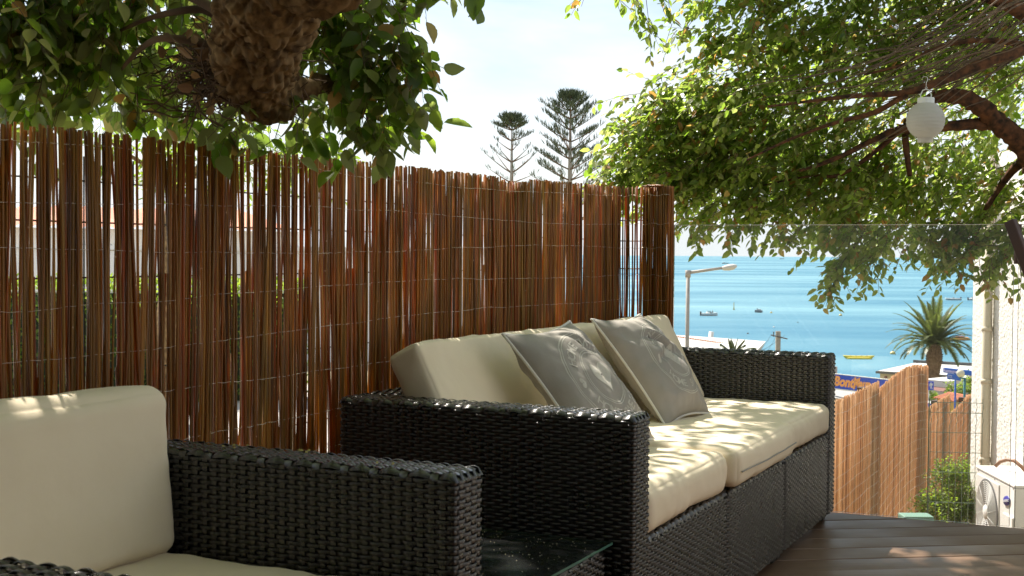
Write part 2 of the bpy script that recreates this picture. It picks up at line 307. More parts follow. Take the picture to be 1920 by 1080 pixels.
def seamat():
    m, n, p, o = newmat('sea_water'); n.nodes.remove(p)
    l = n.links.new
    t = n.nodes.new('ShaderNodeTexCoord')
    def nse(scale, st, det=5, rot=0.0):
        mpp = n.nodes.new('ShaderNodeMapping'); mpp.inputs['Scale'].default_value = st; mpp.inputs['Rotation'].default_value = (0, 0, rot)
        z = n.nodes.new('ShaderNodeTexNoise'); z.inputs['Scale'].default_value = scale; z.inputs['Detail'].default_value = det; z.inputs['Roughness'].default_value = 0.62
        l(t.outputs['Object'], mpp.inputs[0]); l(mpp.outputs[0], z.inputs['Vector']); return z
    a = nse(0.012, (0.35, 1.0, 1), 4, R(-4)); b = nse(0.9, (0.5, 1.0, 1), 6); c = nse(0.0016, (0.12, 1, 1), 3, R(3))
    r_ = n.nodes.new('ShaderNodeValToRGB'); e = r_.color_ramp.elements
    e[0].position = 0.43; e[0].color = (0.028, 0.15, 0.24, 1); e[1].position = 0.58; e[1].color = (0.065, 0.24, 0.31, 1)
    ad = n.nodes.new('ShaderNodeMath'); ad.operation = 'ADD'; hf = n.nodes.new('ShaderNodeMath'); hf.operation = 'MULTIPLY'; hf.inputs[1].default_value = 0.5
    l(a.outputs['Fac'], ad.inputs[0]); l(c.outputs['Fac'], ad.inputs[1]); l(ad.outputs[0], hf.inputs[0]); l(hf.outputs[0], r_.inputs['Fac'])
    d = n.nodes.new('ShaderNodeBsdfDiffuse'); l(r_.outputs[0], d.inputs['Color'])
    g = n.nodes.new('ShaderNodeBsdfGlossy'); g.inputs['Roughness'].default_value = 0.34; g.inputs['Color'].default_value = (0.78, 0.86, 0.88, 1)
    bp = n.nodes.new('ShaderNodeBump'); bp.inputs['Strength'].default_value = 0.8; bp.inputs['Distance'].default_value = 0.35
    l(b.outputs['Fac'], bp.inputs['Height']); l(bp.outputs[0], g.inputs['Normal']); l(bp.outputs[0], d.inputs['Normal'])
    mr = n.nodes.new('ShaderNodeMapRange'); mr.inputs['From Min'].default_value = 0.40; mr.inputs['From Max'].default_value = 0.66
    mr.inputs['To Min'].default_value = 0.14; mr.inputs['To Max'].default_value = 0.46
    l(hf.outputs[0], mr.inputs['Value'])
    ms = n.nodes.new('ShaderNodeMixShader'); l(mr.outputs[0], ms.inputs[0]); l(d.outputs[0], ms.inputs[1]); l(g.outputs[0], ms.inputs[2]); l(ms.outputs[0], o.inputs['Surface'])
    return m
M['sea'] = seamat()
def lanternmat():
    m, n, p, o = newmat('white_lantern_paper'); p.inputs['Base Color'].default_value = (0.62, 0.61, 0.58, 1); p.inputs['Roughness'].default_value = 0.5
    t = n.nodes.new('ShaderNodeBsdfTranslucent'); t.inputs['Color'].default_value = (0.8, 0.77, 0.72, 1); ms = n.nodes.new('ShaderNodeMixShader'); ms.inputs[0].default_value = 0.45
    n.links.new(p.outputs[0], ms.inputs[1]); n.links.new(t.outputs[0], ms.inputs[2]); n.links.new(ms.outputs[0], o.inputs['Surface']); return m
M['paperlantern'] = lanternmat()

# ------------------------------------------------------------------ ground and sea
SEA_Z = -18.0
def left_z(Y): return -0.5 if Y < 18 else -0.5 - (Y - 18) * 0.2
def ground_z(X, Y):
    if Y > 108: return max(-25.0, SEA_Z - (Y - 108) * 0.08 - 0.1)
    v = (Vector((X, Y, 0)) - SO).dot(V2)
    u = (Vector((X, Y, 0)) - SO).dot(U2); v -= max(0, u - 4.5) * .62
    t = min(1, max(0, (v - 1.3) / 1.6)); t = t * t * (3 - 2 * t)
    lz = left_z(Y); rz_ = min(lz, -2.2)
    z = rz_ * (1 - t) + lz * t
    return max(z, SEA_Z - 0.4) + 0.06 * noise.noise(Vector((X * .3, Y * .3, 0)))
xs = [-400, -200, -110, -70, -45, -30, -22, -16, -12, -9] + [i * .75 - 7.5 for i in range(24)] + [12, 15, 19, 24, 30, 40, 55, 80, 130, 220, 400]
ys = [-120, -60, -30, -15, -8] + [i * 1.0 - 4 for i in range(32)] + [30, 33, 37, 42, 48, 55, 62, 70, 80, 90, 100, 107, 112, 125, 150]
V = [(x, y, ground_z(x, y)) for y in ys for x in xs]; nx = len(xs)
Fc = [(j * nx + i, j * nx + i + 1, (j + 1) * nx + i + 1, (j + 1) * nx + i) for j in range(len(ys) - 1) for i in range(nx - 1)]
g = ob('ground', V, Fc, M['terrain']); tag(g, kind='structure')
B = 42000
sxs = [-B, -8000, -2500, -900, -300, 0, 300, 900, 2500, 8000, B]; sys_ = [-400, 60, 110, 250, 600, 1500, 4000, 12000, B * 1.5]
V = [(x, y, SEA_Z) for y in sys_ for x in sxs]; nx = len(sxs)
Fc = [(j * nx + i, j * nx + i + 1, (j + 1) * nx + i + 1, (j + 1) * nx + i) for j in range(len(sys_) - 1) for i in range(nx - 1)]
s_ = ob('sea', V, Fc, M['sea'], smooth=False); tag(s_, kind='structure')

# pale paving lane behind the fence
pv = MB(); P0 = [W(-9, 1.7), W(9, 1.7), W(9, 16), W(-9, 16)]
lane = []
for j in range(9):
    for i in range(13):
        q = W(-9 + i * 1.5, 2.7 + j * 1.3); lane.append((q.x, q.y, ground_z(q.x, q.y) + 0.05))
pvf = [(j * 13 + i, j * 13 + i + 1, (j + 1) * 13 + i + 1, (j + 1) * 13 + i) for j in range(8) for i in range(12)]
o = ob('pavement', lane, pvf, M['paving']); tag(o, kind='structure')

# ------------------------------------------------------------------ deck
EDGE_A = Vector((1.273, 5.04)); EDGE_D = Vector((0.920, -0.392)).normalized()   # front edge of the deck
DA = R(7.6); PD = Vector((math.cos(DA), math.sin(DA))); PN = Vector((-PD.y, PD.x))
def clip(poly, p, n_):     # keep the side where (q-p).n_ <= 0
    out = []
    for i in range(len(poly)):
        a, b = poly[i], poly[(i + 1) % len(poly)]; da, db = (a - p).dot(n_), (b - p).dot(n_)
        if da <= 0: out.append(a)
        if da * db < 0: out.append(a + (b - a) * (da / (da - db)))
    return out
en = Vector((-EDGE_D.y, EDGE_D.x))
if en.y < 0: en = -en
deck = bpy.data.objects.new('deck', None); C.objects.link(deck); deck['kind'] = 'structure'
FN = Vector((V2.x, V2.y)); FP = Vector((SO.x, SO.y)) + FN * 1.12
pitch = 0.151
for k in range(-30, 42):
    y0 = k * pitch + 0.002; cuts = [-4.6]; x = -4.6 + random.uniform(1, 3)
    while x < 6.5: cuts.append(x); x += random.choice([2.4, 3.0, 3.6])
    cuts.append(6.5)
    for i in range(len(cuts) - 1):
        a, b = cuts[i] + 0.0015, cuts[i + 1] - 0.0015
        poly = [PD * a + PN * y0, PD * b + PN * y0, PD * b + PN * (y0 + pitch - 0.006), PD * a + PN * (y0 + pitch - 0.006)]
        poly = clip(poly, EDGE_A, en)
        if len(poly) > 2: poly = clip(poly, FP, FN)
        if len(poly) < 3: continue
        if sum((poly[j].x * poly[(j + 1) % len(poly)].y - poly[(j + 1) % len(poly)].x * poly[j].y) for j in range(len(poly))) < 2e-3: continue
        c0 = sum(poly, Vector((0, 0))) / len(poly); cz = random.uniform(-.0012, .0012)
        bm = bmesh.new(); vs = [bm.verts.new((*(Matrix.Rotation(-DA, 2) @ (q - c0)), 0)) for q in poly]; f = bm.faces.new(vs)
        r = bmesh.ops.extrude_face_region(bm, geom=[f]); up_ = [v for v in r['geom'] if isinstance(v, bmesh.types.BMVert)]
        for v in up_: v.co.z -= 0.025
        bmesh.ops.recalc_face_normals(bm, faces=bm.faces[:])
        te = [e for e in bm.edges if all(abs(v.co.z) < 1e-6 for v in e.verts)]
        bmesh.ops.bevel(bm, geom=te, offset=0.0018, segments=1, affect='EDGES')
        p_ = bmo('plank', bm, M['plank'], deck); p_.location = (c0.x, c0.y, cz); p_.rotation_euler = (0, 0, DA)
# dark joists under the planks and a fascia at the front edge
m_ = MB(); q0 = EDGE_A - EDGE_D * 1.2 - en * 0.03; q1 = EDGE_A + EDGE_D * 5.5 - en * 0.03
Mx = Matrix.Translation((q0.x, q0.y, 0)) @ Matrix.Rotation(math.atan2(EDGE_D.y, EDGE_D.x), 4, 'Z')
m_.box((0, -0.03, -0.16), (6.7, 0, -0.0285), Mx).out('fascia', M['brownmetal'], deck)
m_ = MB()
for k in range(14):
    a = PD * (-4.3 + k * 0.8)
    P_ = [a + PN * -4.4, a + PN * 6.2]
    pol = clip(clip([P_[0], P_[0] + PD * .05, P_[1] + PD * .05, P_[1]], EDGE_A - en * 0.08, en), FP, FN)
    if len(pol) < 3: continue
    n0 = len(m_.v); Vt = [Vector((q.x, q.y, -.028)) for q in pol] + [Vector((q.x, q.y, -.15)) for q in pol]; L_ = len(pol)
    m_.add(Vt, [tuple(range(L_)), tuple(range(2 * L_ - 1, L_ - 1, -1))] + [(i, i + L_, (i + 1) % L_ + L_, (i + 1) % L_) for i in range(L_)])
m_.out('joist', M['core'], deck)['kind'] = 'stuff'
pol = clip(clip([Vector((-5, -5)), Vector((7, -5)), Vector((7, 7)), Vector((-5, 7))], EDGE_A - en * .1, en), FP, FN)
ob('underlay', [(q.x, q.y, -0.17) for q in pol], [tuple(range(len(pol)))], M['core'], deck, False)

# ------------------------------------------------------------------ unseen terrace house and porch, added to block light from behind the viewpoint
th = thing('unseen_terrace_house', 'unseen terrace house wall with sliding doors and roofed porch added to block light behind the viewpoint', 'house', (-.6, -2.6, 0))
MB().box((-9.2, -.25, -.3), (3.6, -.002, 3.1)).out('wall', simple('ochre_render', (.42, .34, .24), .9), th)
MB().box((-9.4, .0, 2.42), (3.2, 3.55, 2.56)).out('shading_porch_roof', M['brownmetal'], th)
for x in (-4.2, 3.0): MB().box((x, 2.45, .001), (x + .10, 2.55, 2.418)).out('porch_post', M['brownmetal'], th)
for k in range(9): MB().box((-4.2 + k * .9, .02, 2.30), (-4.12 + k * .9, 3.5, 2.418)).out('rafter', M['brownmetal'], th)
for x in (-3.6, -1.9, -.2, 1.5):
    f_ = MB().box((x, .001, .02), (x + 1.6, .05, 2.2)).out('sliding_door', M['darkgrey'], th); MB().box((x + .07, .052, .10), (x + 1.53, .06, 2.12)).out('pane', simple('dark_window', (.02, .025, .03), .08), f_)

# ------------------------------------------------------------------ woven furniture
def weave(P, A, Bl, pa=0.0220, pb=0.0083, amp=0.0031, w=0.0071, ph=0, closed=False):
    """P(a,b)->(points, normals); flat strands along a, uprights along b"""
    na = max(1, int(round(A / pa))); 
    if closed and na % 2: na += 1
    pa = A / na; nb = max(1, int(Bl / pb)); pb = Bl / nb
    K = 4; a = np.linspace(0, A, na * K + 1); Vs, Fs, UV = [], [], []
    base = 0
    j = np.arange(nb); tt = np.array([-.5, -.3, 0.3, .5]); dz = np.array([-0.0011, 0.0, 0.0, -0.0011])
    s = np.sin(np.pi * a / pa)[None, :] * np.where((j + ph) % 2 == 0, 1, -1)[:, None]
    off = amp * np.where(s > 0, 1.0, 1.35) * np.sign(s) * np.abs(s) ** 0.85
    jit = rng.normal(0, 0.00022, off.shape)
    aa = np.broadcast_to(a[None, :, None], (nb, len(a), 4)); bb = (j[:, None, None] + .5) * pb + tt[None, None, :] * w + rng.normal(0, .00022, (nb, len(a), 1))
    oo = (off + jit)[:, :, None] + dz[None, None, :]
    p, n_ = P(aa.reshape(-1), np.clip(bb.reshape(-1), 0, Bl)); pts = p + n_ * oo.reshape(-1, 1)
    Vs.append(pts); na1 = len(a)
    i0 = (np.arange(nb)[:, None, None] * na1 * 4 + np.arange(na1 - 1)[None, :, None] * 4 + np.arange(3)[None, None, :]).reshape(-1)
    Fs.append(np.stack([i0, i0 + 4, i0 + 5, i0 + 1], 1)); base = len(pts)
    uvv = np.stack([np.zeros(len(i0) * 4), (np.stack([np.tile([0, 1, 2], len(i0) // 3)] * 4, 1) + np.array([0, 0, 1, 1])[None, :]).reshape(-1) * 1.0], 1); UV.append(uvv)
    # uprights
    kb = nb * 2 + 1; b = np.linspace(0, Bl, kb); k = np.arange(na); uw = pa * 0.52
    s2 = np.where((k[:, None] % 2) == 0, 1, -1) * np.cos(np.pi * (b / pb - .5))[None, :] * np.where(ph % 2 == 0, 1, -1)
    oo = -0.0008 - 0.0010 * s2; aa = ((k + .5) * pa)[:, None, None] + np.array([-.5, 0, .5])[None, None, :] * uw
    aa = np.broadcast_to(aa, (na, kb, 3)); bb = np.broadcast_to(b[None, :, None], (na, kb, 3)); o3 = oo[:, :, None] + np.array([-.0006, .0004, -.0006])[None, None, :]
    p, n_ = P(aa.reshape(-1), bb.reshape(-1)); Vs.append(p + n_ * o3.reshape(-1, 1))
    i0 = (np.arange(na)[:, None, None] * kb * 3 + np.arange(kb - 1)[None, :, None] * 3 + np.arange(2)[None, None, :]).reshape(-1) + base
    Fs.append(np.stack([i0, i0 + 1, i0 + 4, i0 + 3], 1)); UV.append(np.zeros((len(i0) * 4, 2)))
    return np.concatenate(Vs), np.concatenate(Fs), np.concatenate(UV)
def woven(name, patches, parent, label=None):
    Vs, Fs, UV, n0 = [], [], [], 0
    for v, f, u in patches: Vs.append(v); Fs.append(f + n0); UV.append(u); n0 += len(v)
    Vs = np.concatenate(Vs); Fs = np.concatenate(Fs); UV = np.concatenate(UV)
    me = bpy.data.meshes.new(name); me.vertices.add(len(Vs)); me.vertices.foreach_set('co', Vs.astype(np.float32).ravel())
    me.loops.add(len(Fs) * 4); me.loops.foreach_set('vertex_index', Fs.ravel().astype(np.int32))
    me.polygons.add(len(Fs)); me.polygons.foreach_set('loop_start', np.arange(len(Fs), dtype=np.int32) * 4)
    me.update(calc_edges=True); me.validate()
    me.polygons.foreach_set('use_smooth', [True] * len(me.polygons))
    ul = me.uv_layers.new(name='UVMap'); 
    if len(ul.data) == len(UV): ul.data.foreach_set('uv', UV.astype(np.float32).ravel())
    me.materials.append(M['wicker']); o = link(bpy.data.objects.new(name, me), parent); o['kind'] = 'stuff'
    return o
def loopP(x0, x1, y0, y1, z0, r=0.012, start=0.0):
    """vertical wall round a rectangle with rounded corners, counterclockwise from (x0+r,y0)"""
    sx, sy, q = x1 - x0 - 2 * r, y1 - y0 - 2 * r, math.pi * r / 2
    segs = [('l', (x0 + r, y0), (1, 0), sx), ('c', (x1 - r, y0 + r), -math.pi / 2, q), ('l', (x1, y0 + r), (0, 1), sy), ('c', (x1 - r, y1 - r), 0, q),
            ('l', (x1 - r, y1), (-1, 0), sx), ('c', (x0 + r, y1 - r), math.pi / 2, q), ('l', (x0, y1 - r), (0, -1), sy), ('c', (x0 + r, y0 + r), math.pi, q)]
    T = sum(s[3] for s in segs)
    def P(a, b):
        a = (a + start) % T; px = np.zeros_like(a); py = np.zeros_like(a); nx_ = np.zeros_like(a); ny = np.zeros_like(a); acc = 0
        for sg in segs:
            m = (a >= acc - 1e-9) & (a <= acc + sg[3] + 1e-9); t = a[m] - acc
            if sg[0] == 'l':
                px[m] = sg[1][0] + sg[2][0] * t; py[m] = sg[1][1] + sg[2][1] * t; nx_[m] = sg[2][1]; ny[m] = -sg[2][0]
            else:
                th = sg[2] + t / r; px[m] = sg[1][0] + r * np.cos(th); py[m] = sg[1][1] + r * np.sin(th); nx_[m] = np.cos(th); ny[m] = np.sin(th)
            acc += sg[3]
        return np.stack([px, py, z0 + b], 1), np.stack([nx_, ny, np.zeros_like(a)], 1)
    return P, T
def capP(x0, x1, y0, y1, z1, r=0.014, along='y', edges='xXyY'):
    """level top with edges rolled over; strands run along y or x"""
    def P(a, b):
        x, y = (x0 + b, y0 + a) if along == 'y' else (x0 + a, y1 - b)
        nx_ = np.zeros_like(a); ny = np.zeros_like(a)
        if 'x' in edges: nx_ -= np.clip(1 - (x - x0) / r, 0, 1)
        if 'X' in edges: nx_ += np.clip(1 - (x1 - x) / r, 0, 1)
        if 'y' in edges: ny -= np.clip(1 - (y - y0) / r, 0, 1)
        if 'Y' in edges: ny += np.clip(1 - (y1 - y) / r, 0, 1)
        d = np.clip(np.sqrt(nx_ ** 2 + ny ** 2), 0, 1); nz_ = np.sqrt(np.clip(1 - d * d, 0, 1)); z = z1 - r + r * nz_
        n_ = np.stack([nx_, ny, nz_ + 0.15], 1); n_ /= np.linalg.norm(n_, axis=1, keepdims=True)
        return np.stack([x, y, z], 1), n_
    return P
def box_woven(name, x0, x1, y0, y1, z0, z1, parent, along='y', r=0.012, lip=True, top=True):
    """one woven box: side wall wrapped round, rolled top, dark core; core gets the plain name, weave its child"""
    core = rbox(name, (x0 + .006, y0 + .006, z0), (x1 - .006, y1 - .006, z1 - .008), 0.006, M['core'], parent, 1)
    P, T = loopP(x0, x1, y0, y1, z0, r); pats = [weave(P, T, z1 - z0 - 0.010, closed=True)]
    if top:
        Pc = capP(x0 - .001, x1 + .001, y0 - .001, y1 + .001, z1, 0.013, along)
        A, Bb = ((y1 - y0 + .002), (x1 - x0 + .002)) if along == 'y' else ((x1 - x0 + .002), (y1 - y0 + .002))
        pats.append(weave(Pc, A, Bb, pa=0.030, pb=0.0105, w=0.0096, amp=0.0040))
    woven('wicker_weave', pats, core)
    return core
ARM_H, D_, WA = 0.64, 0.804, 0.10
HF = 0.3443; HB = 0.036
sofa = thing('sofa', 'long black wicker three seat sofa against the brown stick fence', 'sofa', (SO.x, SO.y, 0), ANG)
SL = 2.2023
box_woven('armrest', 0, WA, 0, D_, HB, ARM_H, sofa)
box_woven('armrest', SL - WA, SL, 0, D_, HB, ARM_H, sofa)
ms = (SL - 2 * WA) / 3
# back rail
box_woven('backrest', WA + .002, SL - WA - .002, D_ - 0.10, D_, HB, ARM_H - .001, sofa, along='x')
for i in range(3):
    x0 = WA + i * ms + 0.006; x1 = WA + (i + 1) * ms - 0.006
    core = rbox('seat_base', (x0 + .006, 0.010, HB), (x1 - .006, D_ - 0.102, HF - .006), 0.006, M['core'], sofa, 1)
    P, T = loopP(x0, x1, 0.003, 0.25, HB, 0.012, start=0.0)
    sx = x1 - x0 - 0.024
    # front, its two rounded corners
    Pf = lambda a, b, P=P, T=T: P((a - 0.019) % T, b)
    pats = [weave(Pf, sx + 0.038, HF - HB - .016)]
    pats.append(weave(capP(x0, x1, 0.0015, 0.075, HF, 0.014, 'x', 'xXy'), x1 - x0, 0.0735, pa=0.030, pb=0.0122, w=0.0110, amp=0.0038))
    woven('wicker_weave', pats, core)
for x in (0.05, WA + ms - .03, WA + ms + .03, WA + 2 * ms - .03, WA + 2 * ms + .03, SL - .04):
    for y in (0.05, D_ - .06):
        rbox('foot', (x - .022, y - .022, 0.0005), (x + .022, y + .022, HB + .004), .004, M['foot'], sofa, 1)

# armchair
CX, CY, CD = -0.0907, 2.1253, 0.7541
chair = thing('armchair', 'black wicker armchair with cream cushions nearest the camera', 'armchair', (CX, CY, 0), ANG)
box_woven('armrest', 0, WA, 0, D_, HB, ARM_H, chair)
box_woven('armrest', -CD - WA, -CD, 0, D_, HB, ARM_H, chair)
box_woven('backrest', -CD + .002, -.002, D_ - 0.10, D_, HB, ARM_H - .001, chair, along='x')
core = rbox('seat_base', (-CD + .006, 0.010, HB), (-.006, D_ - 0.102, HF - .006), 0.006, M['core'], chair, 1)
P, T = loopP(-CD + .003, -.003, 0.003, 0.25, HB, 0.012)
woven('wicker_weave', [weave(P, CD - .03, HF - HB - .016), weave(capP(-CD + .003, -.003, 0.0015, 0.075, HF, 0.014, 'x', 'xXy'), CD - .006, 0.0735, pa=0.030, pb=0.0122, w=0.0110, amp=0.0038)], core)
for x in (0.05, -CD - .05):
    for y in (0.05, D_ - .06): rbox('foot', (x - .022, y - .022, 0.0005), (x + .022, y + .022, HB + .004), .004, M['foot'], chair, 1)

# side table between them
TZ = 0.353; tx1, ty0 = -0.022, 0.045; tw, td = 0.60, 0.55
tab = thing('side_table', 'low black wicker side table with clear glass top between armchair and sofa', 'side table', (SO.x, SO.y, 0), ANG)
box_woven('table_frame', tx1 - tw + .012, tx1 - .012, ty0 + .012, ty0 + td - .012, HB, TZ - 0.012, tab, along='x')
gt = rbox('glass_top', (tx1 - tw, ty0, TZ - .0065), (tx1, ty0 + td, TZ), 0.0015, M['tableglass'], tab, 2)
ed_ = MB(); ed_.box((tx1 - tw + .001, ty0 - .0008, TZ - .006), (tx1 - .001, ty0 - .0001, TZ - .0004)); ed_.box((tx1 + .0001, ty0 + .001, TZ - .006), (tx1 + .0008, ty0 + td - .001, TZ - .0004)); ed_.out('polished_edge', simple('green_glass_edge', (.07, .17, .13), .2), tab)
for (dx, dy) in ((-.05, .05), (-tw + .05, .05), (-.05, td - .05), (-tw + .05, td - .05)):
    MB().lathe([(0, 0), (.013, 0), (.011, .004), (0, .0045)], 16, Matrix.Translation((tx1 + dx, ty0 + dy, TZ - .0115))).out('suction_pad', M['acgrey'], tab, True)
for (x, y) in ((tx1 - .05, ty0 + .05), (tx1 - tw + .05, ty0 + .05), (tx1 - .05, ty0 + td - .05), (tx1 - tw + .05, ty0 + td - .05)):
    rbox('foot', (x - .02, y - .02, 0.0005), (x + .02, y + .02, HB + .004), .004, M['foot'], tab, 1)
sp = MB()
for k in range(260):
    x, y = tx1 - random.uniform(.02, tw - .02), ty0 + random.uniform(.02, td - .02) ; q = random.uniform(.0006, .0017)
    a = random.uniform(0, 6.28); c_ = [Vector((x + q * math.cos(a + t) * random.uniform(.6, 1.5), y + q * math.sin(a + t) * random.uniform(.6, 1.5), TZ + .0006)) for t in (0, 1.6, 3.1, 4.7)]
    sp.add(c_ + [sum(c_, Vector()) / 4 + Vector((0, 0, q * .7))], [(0, 1, 4), (1, 2, 4), (2, 3, 4), (3, 0, 4)])
o = sp.out('debris', simple('dry_specks', (0.45, 0.40, 0.28), .8)); o.location = (SO.x, SO.y, 0); o.rotation_euler = (0, 0, ANG); tag(o, 'tiny dry blossom specks scattered on the glass side table top', kind='stuff')

ya = MB()
for k in range(16):
    u_, v_ = random.uniform(.015, .085), random.choice([.62, .66, .70, .35, .15, .5]) + random.uniform(-.02, .02); c_ = Vector((u_, v_, ARM_H + .006)); q = random.uniform(.002, .0045)
    ya.add([c_ + rv0 * q for rv0 in (Vector((1, 0, 0)), Vector((0, 1, .2)), Vector((-1, .2, 0)), Vector((0, -1, .1)), Vector((0, 0, 1)))], [(0, 1, 4), (1, 2, 4), (2, 3, 4), (3, 0, 4)])
o = ya.out('fallen_blossom', simple('yellow_blossom', (.5, .42, .12), .8)); o.location = (CX, CY, 0); o.rotation_euler = (0, 0, ANG); tag(o, 'scattered tiny yellow blossoms on top of the armchair armrest', kind='stuff')

# ------------------------------------------------------------------ cushions
def cushion(name, L_, Wd, H, r, puff, label, mat_, loc, rot, seed, group=None, zipf=False, sag=0.0, crease=0.0036, seams=True):
    n = 26; bm = bmesh.new(); hx, hy, hz = L_ / 2, Wd / 2, H / 2
    def w_(t): return math.copysign(1 - (1 - abs(t)) ** 1.45, t)
    seen = {}
    def vert(p):
        k = tuple(round(c, 5) for c in p)
        if k in seen: return seen[k]
        q = Vector((p[0] * hx, p[1] * hy, p[2] * hz)); inn = Vector((max(-hx + r, min(hx - r, q.x)), max(-hy + r, min(hy - r, q.y)), max(-hz + r, min(hz - r, q.z))))
        d = q - inn
        nrm = d.normalized() if d.length > 1e-6 else Vector((0, 0, 1))
        q = inn + nrm * r if d.length > 1e-6 else q
        ex = 1 - p[0] ** 2; ey = 1 - p[1] ** 2; ez = 1 - p[2] ** 2
        bz = puff * (max(0, ex) ** .55) * (max(0, ey) ** .55)
        q.z += bz * (1 if p[2] > 0 else 0.25 * -1) * abs(p[2])
        q.y += math.copysign(.010 * ez * ex ** .5 if ex > 0 else 0, p[1]) * abs(p[1]) ** 4
        q.x += math.copysign(.008 * ez * ey ** .5 if ey > 0 else 0, p[0]) * abs(p[0]) ** 4
        sc = Vector((p[0] * hx * 5 + seed * 7, p[1] * hy * 5, p[2] * hz * 5))
        q += nrm * (noise.noise(sc) * .006 + noise.noise(sc * 2.7) * .0032 + noise.noise(sc * 7) * .0008)
        # pulled seams: little gathers close to the edges
        edge = max(abs(p[0]), abs(p[1])) ** 10 if abs(p[2]) > .5 else abs(p[2]) ** 2
        along = (q.x if abs(p[1]) > abs(p[0]) else q.y)
        q += nrm * crease * edge * math.sin(along * 95 + 5 * noise.noise(Vector((along * 9, seed, 0)))) * (0.4 + noise.noise(Vector((along * 5, seed + 3, 1))))
        q.z -= sag * ex * ey if p[2] > 0 else 0
        v = bm.verts.new(q); seen[k] = v; return v
    m = max(6, int(n * 0.4))
    def face(f, na, nb):
        g_ = [[vert(f(w_(-1 + 2 * i / na), w_(-1 + 2 * j / nb))) for j in range(nb + 1)] for i in range(na + 1)]
        for i in range(na):
            for j in range(nb): bm.faces.new((g_[i][j], g_[i + 1][j], g_[i + 1][j + 1], g_[i][j + 1]))
    face(lambda a, b: (a, b, 1), n * 2, n * 2); face(lambda a, b: (b, a, -1), n * 2, n * 2)
    face(lambda a, b: (a, -1, b), n * 2, m); face(lambda a, b: (b, 1, a), m, n * 2)
    face(lambda a, b: (1, a, b), n * 2, m); face(lambda a, b: (-1, b, a), m, n * 2)
    bmesh.ops.recalc_face_normals(bm, faces=bm.faces[:])
    o = bmo(name, bm, mat_, None, True); o.location = loc; o.rotation_euler = rot; tag(o, label, name.replace('_', ' '), group)
    if zipf:
        z = MB(); pts = []
        for i in range(60):
            x = -hx + .012 + (L_ - .024) * i / 59; t = x / hx
            pts.append((x, -hy - .0095 * (max(0, 1 - t * t)) ** .5 - .0035, -0.008 + .004 * noise.noise(Vector((x * 6, 2, 2)))))
        z.tube(pts, .0022, 6); z.out('zip', M['zip'], o, True)
    return o
def frame(loc, rz, tilt=0.0):
    return loc, (tilt, 0, rz)
seat_d = 0.615
for i, (dv, dz_, zp, lab) in enumerate(((0.004, 0, False, 'cream seat cushion of the long sofa beside its near armrest'),
                               (-0.028, 0.008, True, 'middle cream seat cushion of the long sofa with a dark zip along its front'),
                               (0.0, 0, False, 'cream seat cushion of the long sofa beside its far armrest next to the glass'))):
    cx = WA + (i + .5) * ms; p = W(cx, dv + seat_d / 2, HF + .055 + dz_ + .001)
    cushion('seat_cushion', ms - (0.010 if i != 1 else -.004), seat_d, 0.108, .026, .009, lab, M['cream'], p, (0, 0, ANG), i + 1, 'cream seat cushions of the sofa', zp)
# back cushions lean against the rail
LEAN = R(27)
for i, lab in enumerate(('cream back cushion leaning in the sofa corner nearest the armchair', 'cream back cushion of the sofa between the two grey pillows', 'cream back cushion of the sofa beside its far armrest')):
    cx = WA + (i + .5) * ms + 0.004; h = 0.37; th = .10
    base = W(cx, 0.475, HF + .108)                 # where the front lower edge rests
    up = V2 * math.sin(LEAN) + Vector((0, 0, math.cos(LEAN))); fr = -V2 * math.cos(LEAN) + Vector((0, 0, math.sin(LEAN)))
    c_ = base + up * (h / 2) - fr * (th / 2)
    # local x = along sofa, y = up the cushion, z = front
    mt = Matrix((( U2.x, up.x, fr.x, c_.x), (U2.y, up.y, fr.y, c_.y), (U2.z, up.z, fr.z, c_.z), (0, 0, 0, 1)))
    o = cushion('back_cushion', ms - .012, h, th, .014 if i == 0 else .028, .006, lab, M['cream'], (0, 0, 0), (0, 0, 0), 11 + i, 'cream back cushions of the sofa', crease=.0012)
    o.matrix_world = mt
ch = lambda u, v, z: Vector((CX, CY, 0)) + U2 * u + V2 * v + Vector((0, 0, z))
cushion('seat_cushion', CD - .012, seat_d, .105, .034, .010, 'cream seat cushion of the armchair at the bottom of the picture', M['cream'], ch(-CD / 2, .012 + seat_d / 2, HF + .056), (0, 0, ANG), 21)
tl = R(3.5); up = V2 * math.sin(tl) + Vector((0, 0, math.cos(tl))); fr = -V2 * math.cos(tl) + Vector((0, 0, math.sin(tl)))
h = 0.40; c_ = ch(-CD / 2 - .002, 0.592, HF + .100) + up * (h / 2 - .06) - fr * .055; c_ = ch(-CD / 2 - .002, 0.590, HF + .098) + up * (h / 2 - .085) - fr * .057
h = 0.312; c_ = ch(-CD / 2 - .001, 0.578, HF + .103) + up * (h / 2) - fr * .057
o = cushion('back_cushion', CD - .004, h, .115, .036, .012, 'large upright cream back cushion of the armchair on the left', M['cream'], (0, 0, 0), (0, 0, 0), 25, crease=.001)
o.matrix_world = Matrix(((U2.x, up.x, fr.x, c_.x), (U2.y, up.y, fr.y, c_.y), (U2.z, up.z, fr.z, c_.z), (0, 0, 0, 1)))

